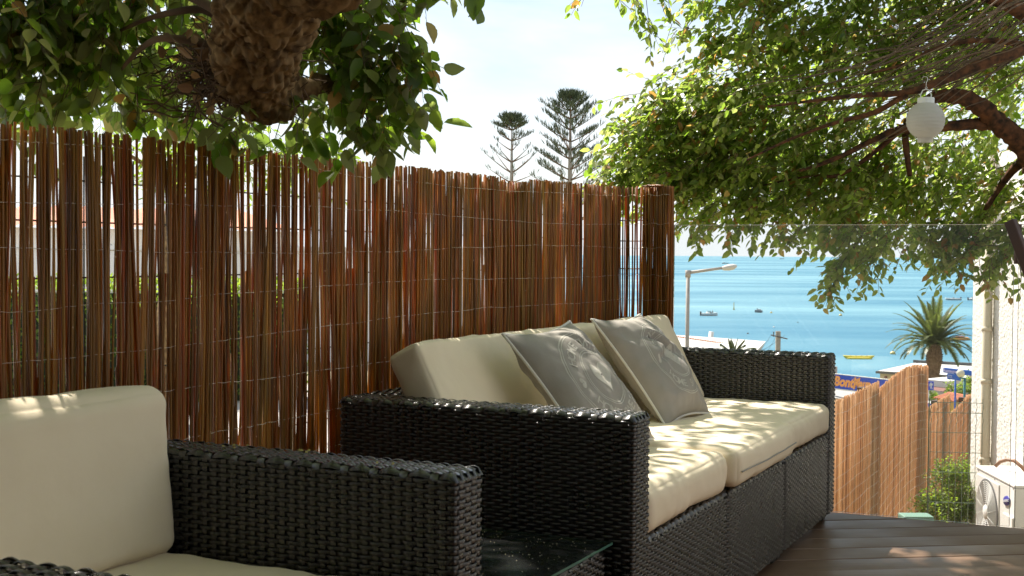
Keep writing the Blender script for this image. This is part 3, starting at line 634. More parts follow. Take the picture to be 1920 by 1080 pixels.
# ------------------------------------------------------------------ pillows
def text_mesh(txt, size, extrude=0.0, shear=0.0, spacing=1.0, bold=0.0):
    cu = bpy.data.curves.new('lettering', 'FONT'); cu.body = txt; cu.size = size; cu.extrude = extrude; cu.shear = shear; cu.space_character = spacing; cu.offset = bold
    cu.resolution_u = 3; tmp = bpy.data.objects.new('lettering', cu); C.objects.link(tmp)
    dg = bpy.context.evaluated_depsgraph_get(); me = bpy.data.meshes.new_from_object(tmp.evaluated_get(dg)); 
    bpy.data.objects.remove(tmp); bpy.data.curves.remove(cu)
    Vt = [v.co.copy() for v in me.vertices]; Ft = [tuple(p.vertices) for p in me.polygons]; bpy.data.meshes.remove(me); return Vt, Ft
def arc_text(txt, rad, size, mid, top=True):
    """flat lettering bent round a circle; returns verts in a plane"""
    cw = size * 0.62; Vt, Ft = [], []; n = len(txt)
    for i, c in enumerate(txt):
        if c == ' ': continue
        v, f = text_mesh(c, size, bold=size * .012)
        if not v: continue
        x0 = min(q.x for q in v); x1 = max(q.x for q in v); off = (i - (n - 1) / 2) * cw
        for q in v: q.x -= (x0 + x1) / 2
        th = (mid - off / rad) if top else (mid + off / rad)
        b = len(Vt)
        for q in v:
            if top: rr = rad + q.y - size * .35; a = th - q.x / rad
            else: rr = rad - q.y + size * .35; a = th + q.x / rad
            Vt.append((rr * math.cos(a), rr * math.sin(a)))
        Ft += [tuple(k + b for k in g_) for g_ in f]
    return Vt, Ft
def ring(r0, r1, n=72):
    V_ = [(r * math.cos(2 * math.pi * k / n), r * math.sin(2 * math.pi * k / n)) for r in (r0, r1) for k in range(n)]
    return V_, [(k, (k + 1) % n, n + (k + 1) % n, n + k) for k in range(n)]
def heart(cx, cy, s, rot=0, sub=8):
    V_ = []; Fc_ = []; n = 36
    for q in range(sub + 1):
        for k in range(n):
            t = 2 * math.pi * k / n; x = 16 * math.sin(t) ** 3 / 16; y = (13 * math.cos(t) - 5 * math.cos(2 * t) - 2 * math.cos(3 * t) - math.cos(4 * t)) / 16
            m_ = q / sub; x *= s * m_; y *= s * m_; V_.append((cx + x * math.cos(rot) - y * math.sin(rot), cy + x * math.sin(rot) + y * math.cos(rot)))
    for q in range(sub):
        for k in range(n): Fc_.append((q * n + k, q * n + (k + 1) % n, (q + 1) * n + (k + 1) % n, (q + 1) * n + k))
    return V_, Fc_
def pillow(label, BL, Xd, Yd, size, T, seed, prt, pscale=1.0, dents=()):
    a = size / 2; Z = Xd.cross(Yd).normalized(); Yd = Z.cross(Xd).normalized(); O = BL + Xd * a + Yd * a
    def surf(s, t, side=1, lift=0.0):
        x = a * s * (1 - .11 * (1 - t * t) * s * s); y = a * t * (1 - .11 * (1 - s * s) * t * t)
        f = (max(0, 1 - abs(s) ** 2.6) * max(0, 1 - abs(t) ** 2.6)) ** .55
        z = T * f * (1 if side > 0 else -.8)
        q = Vector((s * 2.1 + seed, t * 2.1, side)); wr = noise.noise(q) * .010 + noise.noise(q * 2.6) * .005
        e = math.sin(s * 21 + 4 * noise.noise(Vector((s * 3, seed, 0)))) * abs(t) ** 5 + math.sin(t * 19 + 4 * noise.noise(Vector((t * 3, seed, 5)))) * abs(s) ** 5
        z += (wr + e * .0028) * min(1, f * 1.8)
        if side > 0:
            for (ds, dt, an, ln, wd, dp) in dents:
                u_ = (s - ds) * math.cos(an) + (t - dt) * math.sin(an); w_ = -(s - ds) * math.sin(an) + (t - dt) * math.cos(an) + .05 * math.sin(u_ * 9)
                z -= dp * math.exp(-(w_ / wd) ** 2) * math.exp(-(u_ / ln) ** 2)
                z += dp * .7 * math.exp(-((w_ - wd * 1.9) / (wd * 1.2)) ** 2) * math.exp(-(u_ / ln) ** 2)
        z += lift * (1 if side > 0 else -1)
        return Vector((x, y, z))
    N = 64; V_ = []; Fc_ = []
    for side in (1, -1):
        b = len(V_)
        for i in range(N + 1):
            for j in range(N + 1): 
                s_, t_ = -math.cos(math.pi * i / N) * .4 + (-1 + 2 * i / N) * .6, -math.cos(math.pi * j / N) * .4 + (-1 + 2 * j / N) * .6
                V_.append(surf(s_, t_, side))
        for i in range(N):
            for j in range(N):
                q = [b + i * (N + 1) + j, b + (i + 1) * (N + 1) + j, b + (i + 1) * (N + 1) + j + 1, b + i * (N + 1) + j + 1]
                Fc_.append(tuple(q if side > 0 else q[::-1]))
    o = ob('pillow', V_, Fc_, M['grey']); tag(o, label, 'pillow', 'grey pillows on the sofa')
    o.matrix_world = Matrix(((Xd.x, Yd.x, Z.x, O.x), (Xd.y, Yd.y, Z.y, O.y), (Xd.z, Yd.z, Z.z, O.z), (0, 0, 0, 1)))
    cr = [surf(-1, -1 + 2 * i / 30) for i in range(30)] + [surf(-1 + 2 * i / 30, 1) for i in range(30)] + [surf(1, 1 - 2 * i / 30) for i in range(30)] + [surf(1 - 2 * i / 30, -1) for i in range(31)]
    MB().tube([p * 1.006 for p in cr], .0044, 8).out('piping', M['piping'], o, True)
    # printed emblem
    PV, PF = [], []
    def put(vf):
        b = len(PV); PV.extend(vf[0]); PF.extend([tuple(k + b for k in f) for f in vf[1]])
    put(ring(.78, .80)); put(ring(.745, .760)); put(ring(.43, .445)); put(ring(.395, .412))
    put(arc_text('HOME SWEET', .590, .21, math.pi / 2, True)); put(arc_text('HOME SWEET', .590, .21, -math.pi / 2, False))
    put(heart(-.595, 0, .075, math.pi / 2)); put(heart(.595, 0, .075, -math.pi / 2)); put(heart(0, 0.02, .26))
    vv = [surf(p[0] * pscale + prt[0], p[1] * pscale + prt[1], 1, .0006) for p in PV]
    # face everything outwards
    fo = []
    for f in PF:
        A_, B_, C_ = vv[f[0]], vv[f[1]], vv[f[2]]
        fo.append(f if (B_ - A_).cross(C_ - A_).z > 0 else f[::-1])
    ob('print', vv, fo, M['print'], o)
    return o
def dirn(u, v, z): return (U2 * u + V2 * v + Vector((0, 0, z))).normalized()
pillow('grey pillow with white piping and ring emblem leaning nearest the armchair', W(.395, .258, .450), dirn(.40, -.01, .015), dirn(-.04, .27, .335), .435, .074, 1.3, (0.06, -.04), .98,
       dents=((.15, .55, -.6, .5, .05, .008),))
pillow('grey pillow with a deep crease leaning at the middle of the sofa', W(1.150, .318, .457), dirn(.42, -.01, .0), dirn(-.02, .265, .34), .43, .080, 4.1, (0.10, -.02), .9,
       dents=((.05, .22, -.5, .42, .07, .022), (-.25, .0, .5, .3, .06, .010)))

# ------------------------------------------------------------------ stick fence beside the deck
FV = 0.95
fence = thing('stick_fence', 'brown willow stick fence with thin wires running behind the sofa and armchair', 'fence', (SO.x, SO.y, 0), ANG)
def ztop(u): return EYE + (0.247 + (u + .955) * .0082 if u < 1.23 else 0.265 + (u - 1.23) * .022)
def stick_geo(seed, r, n=5, segs=6, L_=1.0, bend=.009, knots=True):
    rr = random.Random(seed); V_ = []; p1, p2 = rr.uniform(0, 6), rr.uniform(0, 6); a1, a2 = rr.uniform(-1, 1) * bend, rr.uniform(-1, 1) * bend
    for i in range(segs + 1):
        t = i / segs; cx = a1 * math.sin(t * 3.3 + p1) + a2 * .5 * math.sin(t * 8 + p2); cy = a2 * math.sin(t * 3 + p2)
        q = r * (1.0 - .10 * t) * (1 + .08 * math.sin(t * 17 + p1))
        for k in range(n):
            a = 2 * math.pi * k / n + p1; V_.append((cx + q * math.cos(a), cy + q * math.sin(a), t * L_))
    F_ = [(i * n + k, i * n + (k + 1) % n, (i + 1) * n + (k + 1) % n, (i + 1) * n + k) for i in range(segs) for k in range(n)] + [tuple(segs * n + k for k in range(n))]
    return V_, F_
variants = []
for s in range(26):
    r = random.choice([.0026, .0030, .0035, .0039, .0046]) * random.uniform(.92, 1.1)
    v_, f_ = stick_geo(s, r); variants.append((mesh('stick', v_, f_, M['stick']), r, v_, f_))
place = []
u = -1.5
while u < 2.36:
    k = random.randrange(26); r = variants[k][1]
    gap = -.0019 if random.random() < .80 else random.uniform(0.0, .0026)
    if u > .3: gap *= .6
    if random.random() < .03: gap += .004
    u += r * .95; place.append((u, FV + random.uniform(-.004, .004), k, ztop(u) + random.uniform(-.005, .004) - (.012 if 1.45 > u > 1.2 else 0), random.gauss(0, .015))); u += r * .95 + gap
mb_far = MB(); n_ind = 0
def put_far(u_, v_, k, zt, ln, z0=-.02, tilt2=0):
    _, r, vv, ff = variants[k]; h_ = zt - z0
    mb_far.add([Vector((u_ + p[0] + ln * p[2], v_ + p[1] + tilt2 * p[2], z0 + p[2] * h_)) for p in vv], ff)
for (u_, v_, k, zt, ln) in place:
    if -1.12 < u_ and n_ind < 298:
        o = bpy.data.objects.new('stick', variants[k][0]); link(o, fence); o.location = (u_ - ln * .5, v_, -.02); o.rotation_euler = (random.uniform(-.008, .008), ln, 0); o.scale = (1, 1, zt + .02); n_ind += 1
    else: put_far(u_ - ln * .5, v_, k, zt, ln)
# overlapping second layers (dark stripes)
for _ in range(500):
    u_ = random.uniform(-1.3, 2.3); k = random.choice([q for q in range(26) if variants[q][1] < .0040]); put_far(u_, FV + random.uniform(.008, .014), k, ztop(u_) - random.choice([.01, .02, .03, .3, .5]) , random.gauss(0, .022))
for (a, b, vv, dz_) in ((1.27, 1.455, .012, -.035), (1.28, 1.45, .022, -.038), (2.17, 2.36, .012, -.03), (2.2, 2.36, .022, -.03)):
    u_ = a
    while u_ < b:
        k = random.randrange(26); r = variants[k][1]; u_ += r * 1.7; put_far(u_, FV + vv, k, ztop(u_) + dz_ + random.uniform(-.008, .004), random.gauss(0, .004))
# corner return up to the glass, local coordinates
def toloc(p): q = Vector((p.x, p.y, 0)) - SO; return q.dot(U2), q.dot(V2)
c0 = (2.365, FV); c1 = toloc(pt(1256, 480, 5.33)); nrm_ = Vector((c1[0] - c0[0], c1[1] - c0[1])); ln_ = nrm_.length; nd = Vector((-nrm_.y, nrm_.x)) / ln_
for layer, off in ((0, 0), (1, .010), (2, .018)):
    t = 0
    while t < 1:
        k = random.randrange(26); r = variants[k][1] * .8; sparse = .17 < t < .43
        t += (r * (1.85 if not sparse else 4.2)) / ln_
        if layer and (t < .45): continue
        put_far(c0[0] + nrm_.x * t + nd.x * off, c0[1] + nrm_.y * t + nd.y * off, k, EYE + .286 + random.uniform(-.006, .006), random.gauss(0, .003))
# thatch-like ends rolled over the corner
for k in range(40):
    t = random.uniform(.55, .8); p = (c0[0] + nrm_.x * t, c0[1] + nrm_.y * t); rr = random.uniform(-.05, .05)
    mb_far.tube([(p[0] + nrm_.x * rr - .02, p[1] + nrm_.y * rr + .01, EYE + .285 + random.uniform(0, .008)), (p[0] + nrm_.x * (rr + .06), p[1] + nrm_.y * (rr + .05), EYE + .287 + random.uniform(0, .008))], .0026, 4)
o = mb_far.out('stick', M['stick'], fence, True); o['kind'] = 'stuff'
for wi, zz in enumerate((.206, .100, -.002, -.108, -.212, -.32, -.43, -.55, -.68)):
    pts = []; ph = random.uniform(0, 9)
    for i in range(380):
        u_ = -1.5 + 3.86 * i / 379; wv = .010 * math.sin(u_ * 2.1 + ph) + .006 * noise.noise(Vector((u_ * 5, wi, 0))) + .0022 * noise.noise(Vector((u_ * 40, wi, 4)))
        pts.append((u_, FV - .0065 + .0022 * math.sin(i * 1.3), EYE + zz + wv + (.01 * (u_ + 1))))
    MB().tube(pts, .00062, 4).out('wire', M['wire'], fence)
    zc = pts[-1][2]; pts = []
    for i in range(40):
        t = i / 39; pts.append((c0[0] + nrm_.x * t - nd.x * .007, c0[1] + nrm_.y * t - nd.y * .007, zc + .003 * math.sin(i * .5 + ph)))
    MB().tube(pts, .0007, 4).out('wire', M['wire'], fence)
for zz in (.147, .06, -.0575, -.263, -.46, -.66):
    MB().tube([(-1.5, FV + .035, EYE + zz), (2.40, FV + .035, EYE + zz + .004)], .0018, 6).out('mesh_rod', M['rod'], fence)
    MB().tube([(c0[0], c0[1] + .03, EYE + zz), (c1[0] + .02, c1[1] + .03, EYE + zz)], .0024, 6).out('mesh_rod', M['rod'], fence)
for k in range(26):
    u_ = -1.45 + k * .15 + random.uniform(-.004, .004); MB().tube([(u_, FV + .038, 0), (u_, FV + .038, EYE + .2)], .0019, 5).out('mesh_rod', M['rod'], fence)
for u_, hw in ((1.36, .085), (2.29, .06)):
    MB().box((u_ - hw, FV + .045, -.15), (u_ + hw, FV + .085, EYE + .20)).out('post', M['brownmetal'], fence)  # added boards hidden behind the sticks, blocking light to darken the bands

# ------------------------------------------------------------------ glass balustrade
G0 = Vector((0.672, 5.315, 0)); G1 = Vector((1.877, 4.785, 0)); gd = (G1 - G0).normalized(); ga = math.atan2(gd.y, gd.x)
GH = 1.135
for i, (a, b, lab) in enumerate(((0, (G1 - G0).length - .004, 'wide clear glass balustrade pane along the deck edge in front of the sea'),
                                 ((G1 - G0).length + .014, (G1 - G0).length + 1.3, 'clear glass balustrade pane at the right edge of the picture beside the white wall'))):
    o = thing('glass_panel', lab, 'glass panel', (G0.x, G0.y, 0), ga)
    rbox('pane', (a, -.005, .002), (b, .005, GH), .0012, M['glass'], o, 1)
    e = MB(); e.box((a + .001, -.0045, GH + .0002), (b - .001, .0045, GH + .0012)); e.box((a - .0012, -.0045, .003), (a - .0002, .0045, GH)); e.box((b + .0002, -.0045, .003), (b + .0012, .0045, GH)); e.out('polished_edge', M['glassedge'], o)
# brown metal strut and bracket by the right pane
p0 = pt(1894, 414, 4.62); p1 = pt(1934, 520, 4.55)
st = thing('brown_strut', 'slanting brown metal strut crossing the top right corner of the glass', 'strut', p0)
d = (p1 - p0); zz = d.normalized(); rotm = zz.to_track_quat('Z', 'Y').to_matrix().to_4x4()
rbox('bar', (-.014, -.02, 0), (.014, .02, d.length), .003, M['brownmetal'], st, 1, rotm)
q = pt(1908, 495, 4.66) - p0; q2 = pt(1908, 420, 4.66) - p0
rbox('bracket', (-.010, -.01, 0), (.010, .01, (q2 - q).length), .002, M['brownmetal'], st, 1, Matrix.Translation(q))
# ------------------------------------------------------------------ white wall, pipe, air conditioner
WA_ = R(2.5); WD = Vector((math.sin(WA_), math.cos(WA_), 0)); WN = Vector((-math.cos(WA_), math.sin(WA_), 0))
wc = pt(1826, 600, 10.27); wc.z = 0
wl = thing('white_house_wall', 'rough white stucco house wall rising at the right edge behind the air conditioner', 'wall', (wc.x, wc.y, 0), -WA_)
# local: x to the right (away from view), y forward
WT = EYE + .80
def stucco(name, x0, x1, z0, z1, place, nu, nv, amp, parent):
    V_ = []; F_ = []
    for j in range(nv + 1):
        for i in range(nu + 1):
            a = x0 + (x1 - x0) * i / nu; z = z0 + (z1 - z0) * j / nv
            h_ = amp * (noise.noise(Vector((a * 45, z * 45, 3.3))) + .8 * noise.noise(Vector((a * 95, z * 95, 1.3))))
            V_.append(place(a, z, h_))
    for j in range(nv):
        for i in range(nu): F_.append((j * (nu + 1) + i, j * (nu + 1) + i + 1, (j + 1) * (nu + 1) + i + 1, (j + 1) * (nu + 1) + i))
    return ob(name, V_, F_, M['wallwhite'], parent, False)
stucco('render', -1.2, -0.008, -2.3, WT, lambda a, z, h_: (-.012 - h_, a, z), 150, 420, .0030, wl)
rbox('wall_body', (0, -11.2, -2.6), (4.5, 0, WT + .002), .01, M['wallwhite'], wl, 1)  # lengthened out of view towards the camera to bounce sunlight onto the furniture
def wallpt(s, out=0.0, z=0.0): p = wc - WD * s + WN * out; return Vector((p.x, p.y, z))
pp = thing('drain_pipe', 'cream drain pipe running down the rough white wall', 'pipe', wallpt(.50, .055))
MB().tube([(0, 0, -2.2), (0, 0, WT)], .036, 16).out('pipe_run', M['pipe'], pp, True)
for z in (-1.4, -.55, .05, .45, 1.3):
    MB().tube([(0, 0, z), (0, 0, z + .035)], .041, 16).out('clip', M['pipe'], pp, True)
# air conditioner: long face looks along WN
aw, ah, ad = .80, .55, .30
a0 = pt(1831, 872.6, 9.24); ax = -WD; 
ac = thing('air_conditioner', 'white outdoor air conditioner unit with round fan grille against the wall', 'air conditioner', (a0.x, a0.y, 0))
ac.matrix_world = Matrix(((ax.x, -WN.x, 0, a0.x), (ax.y, -WN.y, 0, a0.y), (0, 0, 1, a0.z - ah), (0, 0, 0, 1)))
rbox('casing', (0, 0, 0), (aw, ad, ah - .02), .012, M['acwhite'], ac, 3)
rbox('lid', (-.006, -.006, ah - .019), (aw + .006, ad + .006, ah), .008, M['acwhite'], ac, 2)
fc = Vector((.27, -.002, .265)); fr_ = .215
rot90 = Matrix.Translation(fc) @ Matrix.Rotation(math.pi / 2, 4, 'X')
gl = MB().lathe([(0, .0090), (fr_ - .004, .0090), (fr_ + .004, .013), (fr_ + .012, .013), (fr_ + .02, .008)], 40, rot90).out('fan_shade_disc', simple('shaded_grille_gap', (.13, .13, .13), .6), ac, True)  # flat disc, shade behind the grille put into its dark colour
rg = MB()
for k in range(13):
    r = .056 + k * (fr_ - .056) / 12
    rg.tube([fc + Vector((r * math.cos(t * math.pi / 24), -.0125 - .004 * (1 - r / fr_), r * math.sin(t * math.pi / 24))) for t in range(49)], .0024, 5, cap=False)
for k in range(12):
    t = k * math.pi / 6; rg.tube([fc + Vector((.045 * math.cos(t), -.018, .045 * math.sin(t))), fc + Vector((fr_ * math.cos(t + .25), -.0135, fr_ * math.sin(t + .25)))], .0014, 4)
rg.out('fan_grille', M['acwhite'], ac, True)
MB().lathe([(0, .024), (.044, .022), (.05, .017), (.05, .010)], 28, rot90).out('fan_hub', M['acwhite'], ac, True)
bl = MB()
for k in range(3):
    t = k * 2.1; c_, s_ = math.cos(t), math.sin(t)
    bl.add([fc + Vector((x * c_ - z * s_, y, x * s_ + z * c_)) for x, y, z in ((.03, -.0095, -.02), (.2, -.0100, -.06), (.2, -.0094, .07), (.03, -.0095, .03))], [(0, 1, 2, 3)])
bl.out('fan_blade', M['acdark'], ac)
rbox('grille_surround', (.035, -.008, .03), (.505, .002, .50), .006, M['acwhite'], ac, 2)
rbox('service_panel', (.60, -.012, .01), (aw - .012, .0, .33), .006, M['acwhite'], ac, 2)
bd = MB().lathe([(0, .006), (.062, .005), (.066, 0)], 30, Matrix.Translation((.66, -.004, .42)) @ Matrix.Rotation(math.pi / 2, 4, 'X') @ Matrix.Rotation(R(12), 4, 'Z') @ Matrix.Diagonal((1, .5, 1, 1))).out('badge', M['blueoval'], ac, True)
tv, tf = text_mesh('SAMSUNG', .026, bold=.0006)
xm = max(q.x for q in tv); ob('badge_lettering', [(.66 + (q.x - xm / 2) * .9, -.0115, .412 + q.y + (q.x - xm / 2) * .2) for q in tv], [f[::-1] if False else f for f in tf], M['white'], bd, False).parent = bd
for (x, z) in ((.05, ah - .03), (.4, ah - .03), (aw - .03, ah - .03), (aw - .03, .3), (aw - .03, .1)):
    MB().lathe([(0, .003), (.004, .0025), (.0045, 0)], 8, Matrix.Translation((x, -.0005, z)) @ Matrix.Rotation(math.pi / 2, 4, 'X')).out('screw', M['acdark'], ac)
rbox('wall_bracket', (.1, .02, -.05), (.14, ad + .12, .0), .004, M['acwhite'], ac, 1); rbox('wall_bracket', (aw - .14, .02, -.05), (aw - .1, ad + .12, 0), .004, M['acwhite'], ac, 1)
cb = MB().tube([pt(1866, 875, 9.05), pt(1875, 866, 9.05), pt(1888, 862, 9.0), pt(1902, 864, 8.95), pt(1915, 875, 8.9), pt(1930, 892, 8.85), pt(1940, 930, 8.85)], .013, 10).out('cable', M['cable'], None, True)
tag(cb, 'brown insulated hose looping over the top of the air conditioner', 'hose')

# ------------------------------------------------------------------ green wire mesh fence and bush
mf = thing('wire_mesh_fence', 'green welded wire mesh fence in front of the bush and white wall', 'fence', (3.17, 9.66, -2.2))
ox, oy, oz = 3.17, 9.66, -2.2
zl = [1.093, 1.17, 1.32, 1.47, 1.62, 1.85, 2.05, 2.3]
x_r = 3.545 - ox
for z in zl: MB().tube([(0, 0, EYE - z - oz), (x_r, -.05, EYE - z - oz)], .0026, 5).out('wire', M['rodgreen'], mf)
n_ = 9
for k in range(n_):
    x = x_r * k / (n_ - 1); y = -.05 * k / (n_ - 1) - .003; zt = EYE - 1.06 - oz
    MB().tube([(x, y, .0), (x, y, zt - .20), (x, y - .022, zt - .165), (x, y, zt - .13), (x, y, zt - .10), (x, y - .022, zt - .065), (x, y, zt - .03), (x, y, zt)], .0023, 5).out('wire', M['rodgreen'], mf)
MB().tube([(-.006, .012, 0), (-.006, .012, EYE - 1.06 - oz)], .006, 6).out('post', M['rodgreen'], mf)

# ------------------------------------------------------------------ pale reed fences down the slope
def reed_fence(label, u0, u1, z0, z1, zb, v=1.0, dark=(), bow=0.0):
    f = thing('reed_fence', label, 'fence', W(u0, v, zb), ANG, 'pale reed fences along the plot beyond the deck'); Ln = u1 - u0; mb = MB(); u_ = 0; top = lambda t: (z0 + (z1 - z0) * t + bow * math.sin(math.pi * t)) - zb
    def reed(x, y, h_):
        r = random.uniform(.003, .0048); l1 = random.gauss(0, .005); a0_ = random.uniform(0, 6)
        V_ = [Vector((x + l1 * zf + r * math.cos(a0_ + k * 2.094) + .003 * math.sin(zf * 5 + a0_), y + r * math.sin(a0_ + k * 2.094), zf * h_)) for zf in (0, .33, .66, 1) for k in range(3)]
        mb.add(V_, [(i * 3 + k, i * 3 + (k + 1) % 3, (i + 1) * 3 + (k + 1) % 3, (i + 1) * 3 + k) for i in range(3) for k in range(3)] + [(9, 10, 11)])
    while u_ < Ln:
        u_ += random.uniform(.0052, .0082); reed(u_, random.uniform(-.006, .006), top(u_ / Ln) + random.uniform(-.025, .015))
    for (a, b) in dark:
        for lay in range(4):
            x = a - u0
            while x < b - u0: x += .006; reed(x, .016 + lay * .012, top(x / Ln) - .03 + random.uniform(-.02, .01))
        MB().box((((a + b) / 2 - u0) - .05, .07, -.2), (((a + b) / 2 - u0) + .05, .15, top(((a + b) / 2 - u0) / Ln) - .04)).out('post', M['brownmetal'], f)
    mb.out('reed', M['reed'], f, True)['kind'] = 'stuff'
    k = 0; z = -.10
    while top(0) + z > .1:
        pts = []
        for i in range(int(Ln / .03) + 1):
            x = min(Ln, i * .03); pts.append((x, -.012, top(x / Ln) + z + .016 * noise.noise(Vector((x * 2.2, k, u0))) + .005 * noise.noise(Vector((x * 11, k, 2)))))
        MB().tube(pts, .0013, 4).out('wire', M['wire'], f); z -= .098; k += 1
reed_fence('pale reed fence panel directly behind the far sofa armrest', 5.0, 8.98, -.09, -.105, -2.3, dark=((8.62, 8.98),))
reed_fence('tallest pale reed fence panel beyond the glass, left of the wire mesh', 9.0, 12.05, -.175, -.20, -2.4, dark=((9.0, 9.12), (11.35, 11.95)), bow=.085)
reed_fence('low pale reed fence panel behind the left half of the wire mesh', 12.1, 14.0, -.67, -.70, -2.8, dark=((13.3, 13.75),))
reed_fence('farthest pale reed fence panel ending at the white wall', 14.02, 16.8, -.95, -.92, -3.2, dark=((16.0, 16.6),))
q = pt(1717, 976, 8.4); gb = rbox('plastic_box', (-.10, -.07, 0), (.10, .07, .14), .012, M['green'], None, 2); gb.location = (q.x, q.y, q.z - .10)
tag(gb, 'small green plastic box at the foot of the tall reed fence', 'box')
pb_ = MB().box((-.13, -.1, -1.5), (.13, .1, -.002)).out('box_plinth', M['concrete'], None); pb_.location = (q.x, q.y, q.z - .10); tag(pb_, 'concrete plinth under the small green box', 'plinth')

# ------------------------------------------------------------------ foliage
class Leaves:
    def __init__(s): s.P = []; s.D = []; s.N = []; s.S = []
    def add(s, p, d, n_, sz): s.P.append(p); s.D.append(d); s.N.append(n_); s.S.append(sz)
    def arrays(s, wid=.5, fold=.16, curl=.12):
        P = np.array([tuple(p) for p in s.P]); D = np.array([tuple(p) for p in s.D]); N_ = np.array([tuple(p) for p in s.N]); Z = np.array(s.S)[:, None]
        D /= np.linalg.norm(D, axis=1, keepdims=True) + 1e-9; B_ = np.cross(N_, D); B_ /= np.linalg.norm(B_, axis=1, keepdims=True) + 1e-9; N_ = np.cross(D, B_)
        pat = [(0, 0, 0), (.5, 0, -fold * .35), (1, 0, -curl), (.22, .42, fold * .3), (.62, .42, fold * .2 - curl * .3), (.22, -.42, fold * .3), (.62, -.42, fold * .2 - curl * .3)]
        V_ = np.stack([P + D * (Z * a) + B_ * (Z * b * wid * 2 * .6) + N_ * (Z * c) for a, b, c in pat], 1)
        n = len(P); b0 = np.arange(n) * 7; fs = []
        for i in range(n): q = i * 7; fs += [(q, q + 1, q + 4, q + 3), (q + 1, q + 2, q + 4), (q, q + 5, q + 6, q + 1), (q + 1, q + 6, q + 2)]
        return V_.reshape(-1, 3), fs
    def out(s, name, mat, parent, wid=.5):
        V_, fs = s.arrays(wid); o = ob(name, V_, fs, mat, parent, False); o['kind'] = 'stuff'; return o
def rv(s=1.0): return Vector((random.gauss(0, s), random.gauss(0, s), random.gauss(0, s)))
def spray(Lv, Tw, o_, d, length, nl, size, droop=.5, r=.0022, side=.9):
    p = o_.copy(); d = d.normalized(); pts = [p.copy()]; seg = length / 6
    for i in range(6):
        d = (d + Vector((0, 0, -droop * .17)) + rv(.10)).normalized(); p = p + d * seg; pts.append(p.copy())
    if Tw is not None: Tw.tube(pts, r, 3, r * .4, cap=False)
    for k in range(nl):
        t = (k + .6) / nl * 5.99; i = int(t); q = pts[i].lerp(pts[i + 1], t - i); dd = (pts[i + 1] - pts[i]).normalized()
        sd_ = dd.cross(Vector((0, 0, 1)) + rv(.2)).normalized() * (1 if k % 2 else -1) * side
        ld = (dd * .65 + sd_ + Vector((0, 0, -.25)) + rv(.28)).normalized(); nn = (Vector((0, 0, 1)) + rv(.55)).normalized()
        Lv.add(q + ld * size * .1, ld, nn, size * random.uniform(.6, 1.15))
def lobes(Lv, Tw, L_, size, length, nl, dens, dirf, droop=.5, r=.0022):
    for (px, py, Y, rp, rel) in L_:
        c_ = pt(px, py, Y); rad = rp * Y / F_PX; n = int(dens * rel * (rp / 100) ** 2)
        for _ in range(n):
            v = rv(1).normalized() * random.random() ** .45; o_ = c_ + Vector((v.x * rad, v.y * rad * 1.1, v.z * rad))
            spray(Lv, Tw, o_ - dirf * length * .4, (dirf + rv(.45)), length * random.uniform(.6, 1.2), nl, size, droop, r)

# right tree
rt_base = pt(1985, 900, 7.2)
rt = thing('tree', 'large leafy tree with twisting brown limbs spreading over the glass and sea on the right', 'tree', (rt_base.x, rt_base.y, -2.3))
OFF = Vector((rt_base.x, rt_base.y, -2.3))
def limb(name, pts, r0, r1, mat, parent, off, n=12, sub=6, rough=.18, seed=0):
    P_ = [Vector(p) for p in pts]; Q = []
    for i in range(len(P_) - 1):
        a, b, c_, d = P_[max(i - 1, 0)], P_[i], P_[i + 1], P_[min(i + 2, len(P_) - 1)]
        for k in range(sub):
            t = k / sub; Q.append(.5 * ((2 * b) + (c_ - a) * t + (2 * a - 5 * b + 4 * c_ - d) * t * t + (3 * b - a - 3 * c_ + d) * t ** 3))
    Q.append(P_[-1]); m = MB(); rr = [r0 + (r1 - r0) * i / (len(Q) - 1) for i in range(len(Q))]
    m.tube([q - off for q in Q], rr, n)
    cen = [q - off for q in Q]
    for i in range(len(Q)):
        for k in range(n):
            v = m.v[i * n + k]; dv = v - cen[i]; s_ = 1 + rough * 2 * noise.noise(v * (1.2 / max(rr[i], .01)) + Vector((seed, 0, 0))) + rough * noise.noise(v * (3.2 / max(rr[i], .01)))
            m.v[i * n + k] = cen[i] + dv * s_
    return m.out(name, mat, parent, True)
limb('trunk', [Vector((rt_base.x, rt_base.y, -2.4)), pt(1990, 700, 7.2), pt(1972, 500, 7.2), pt(1962, 360, 7.15), pt(1945, 300, 7.1)], .13, .085, M['barkred'], rt, OFF, 18, 8)
limb('branch', [pt(1945, 310, 7.1), pt(1912, 264, 7.05), pt(1875, 235, 7.0), pt(1845, 205, 6.95), pt(1808, 184, 6.9), pt(1768, 180, 6.85), pt(1733, 194, 6.85), pt(1706, 222, 6.9), pt(1698, 262, 6.95), pt(1706, 330, 7.0)], .066, .012, M['barkred'], rt, OFF, 16, 7, .2, 1)
limb('branch', [pt(1950, 290, 7.1), pt(1895, 243, 7.05), pt(1830, 232, 7.0), pt(1760, 239, 6.95), pt(1690, 242, 6.9), pt(1640, 262, 6.9), pt(1560, 300, 6.85), pt(1500, 320, 6.8)], .042, .007, M['barkred'], rt, OFF, 12, 6, .16, 2)
limb('branch', [pt(2010, 40, 6.7), pt(1925, 90, 6.5), pt(1860, 113, 6.4), pt(1790, 141, 6.35), pt(1740, 162, 6.3), pt(1690, 174, 6.3), pt(1610, 179, 6.3), pt(1540, 187, 6.3), pt(1440, 200, 6.2)], .034, .005, M['barkred'], rt, OFF, 12, 6, .14, 3)
limb('branch', [pt(1955, 320, 7.1), pt(1990, 200, 6.95), pt(2010, 40, 6.7)], .07, .045, M['barkred'], rt, OFF, 12, 6, .14, 3)
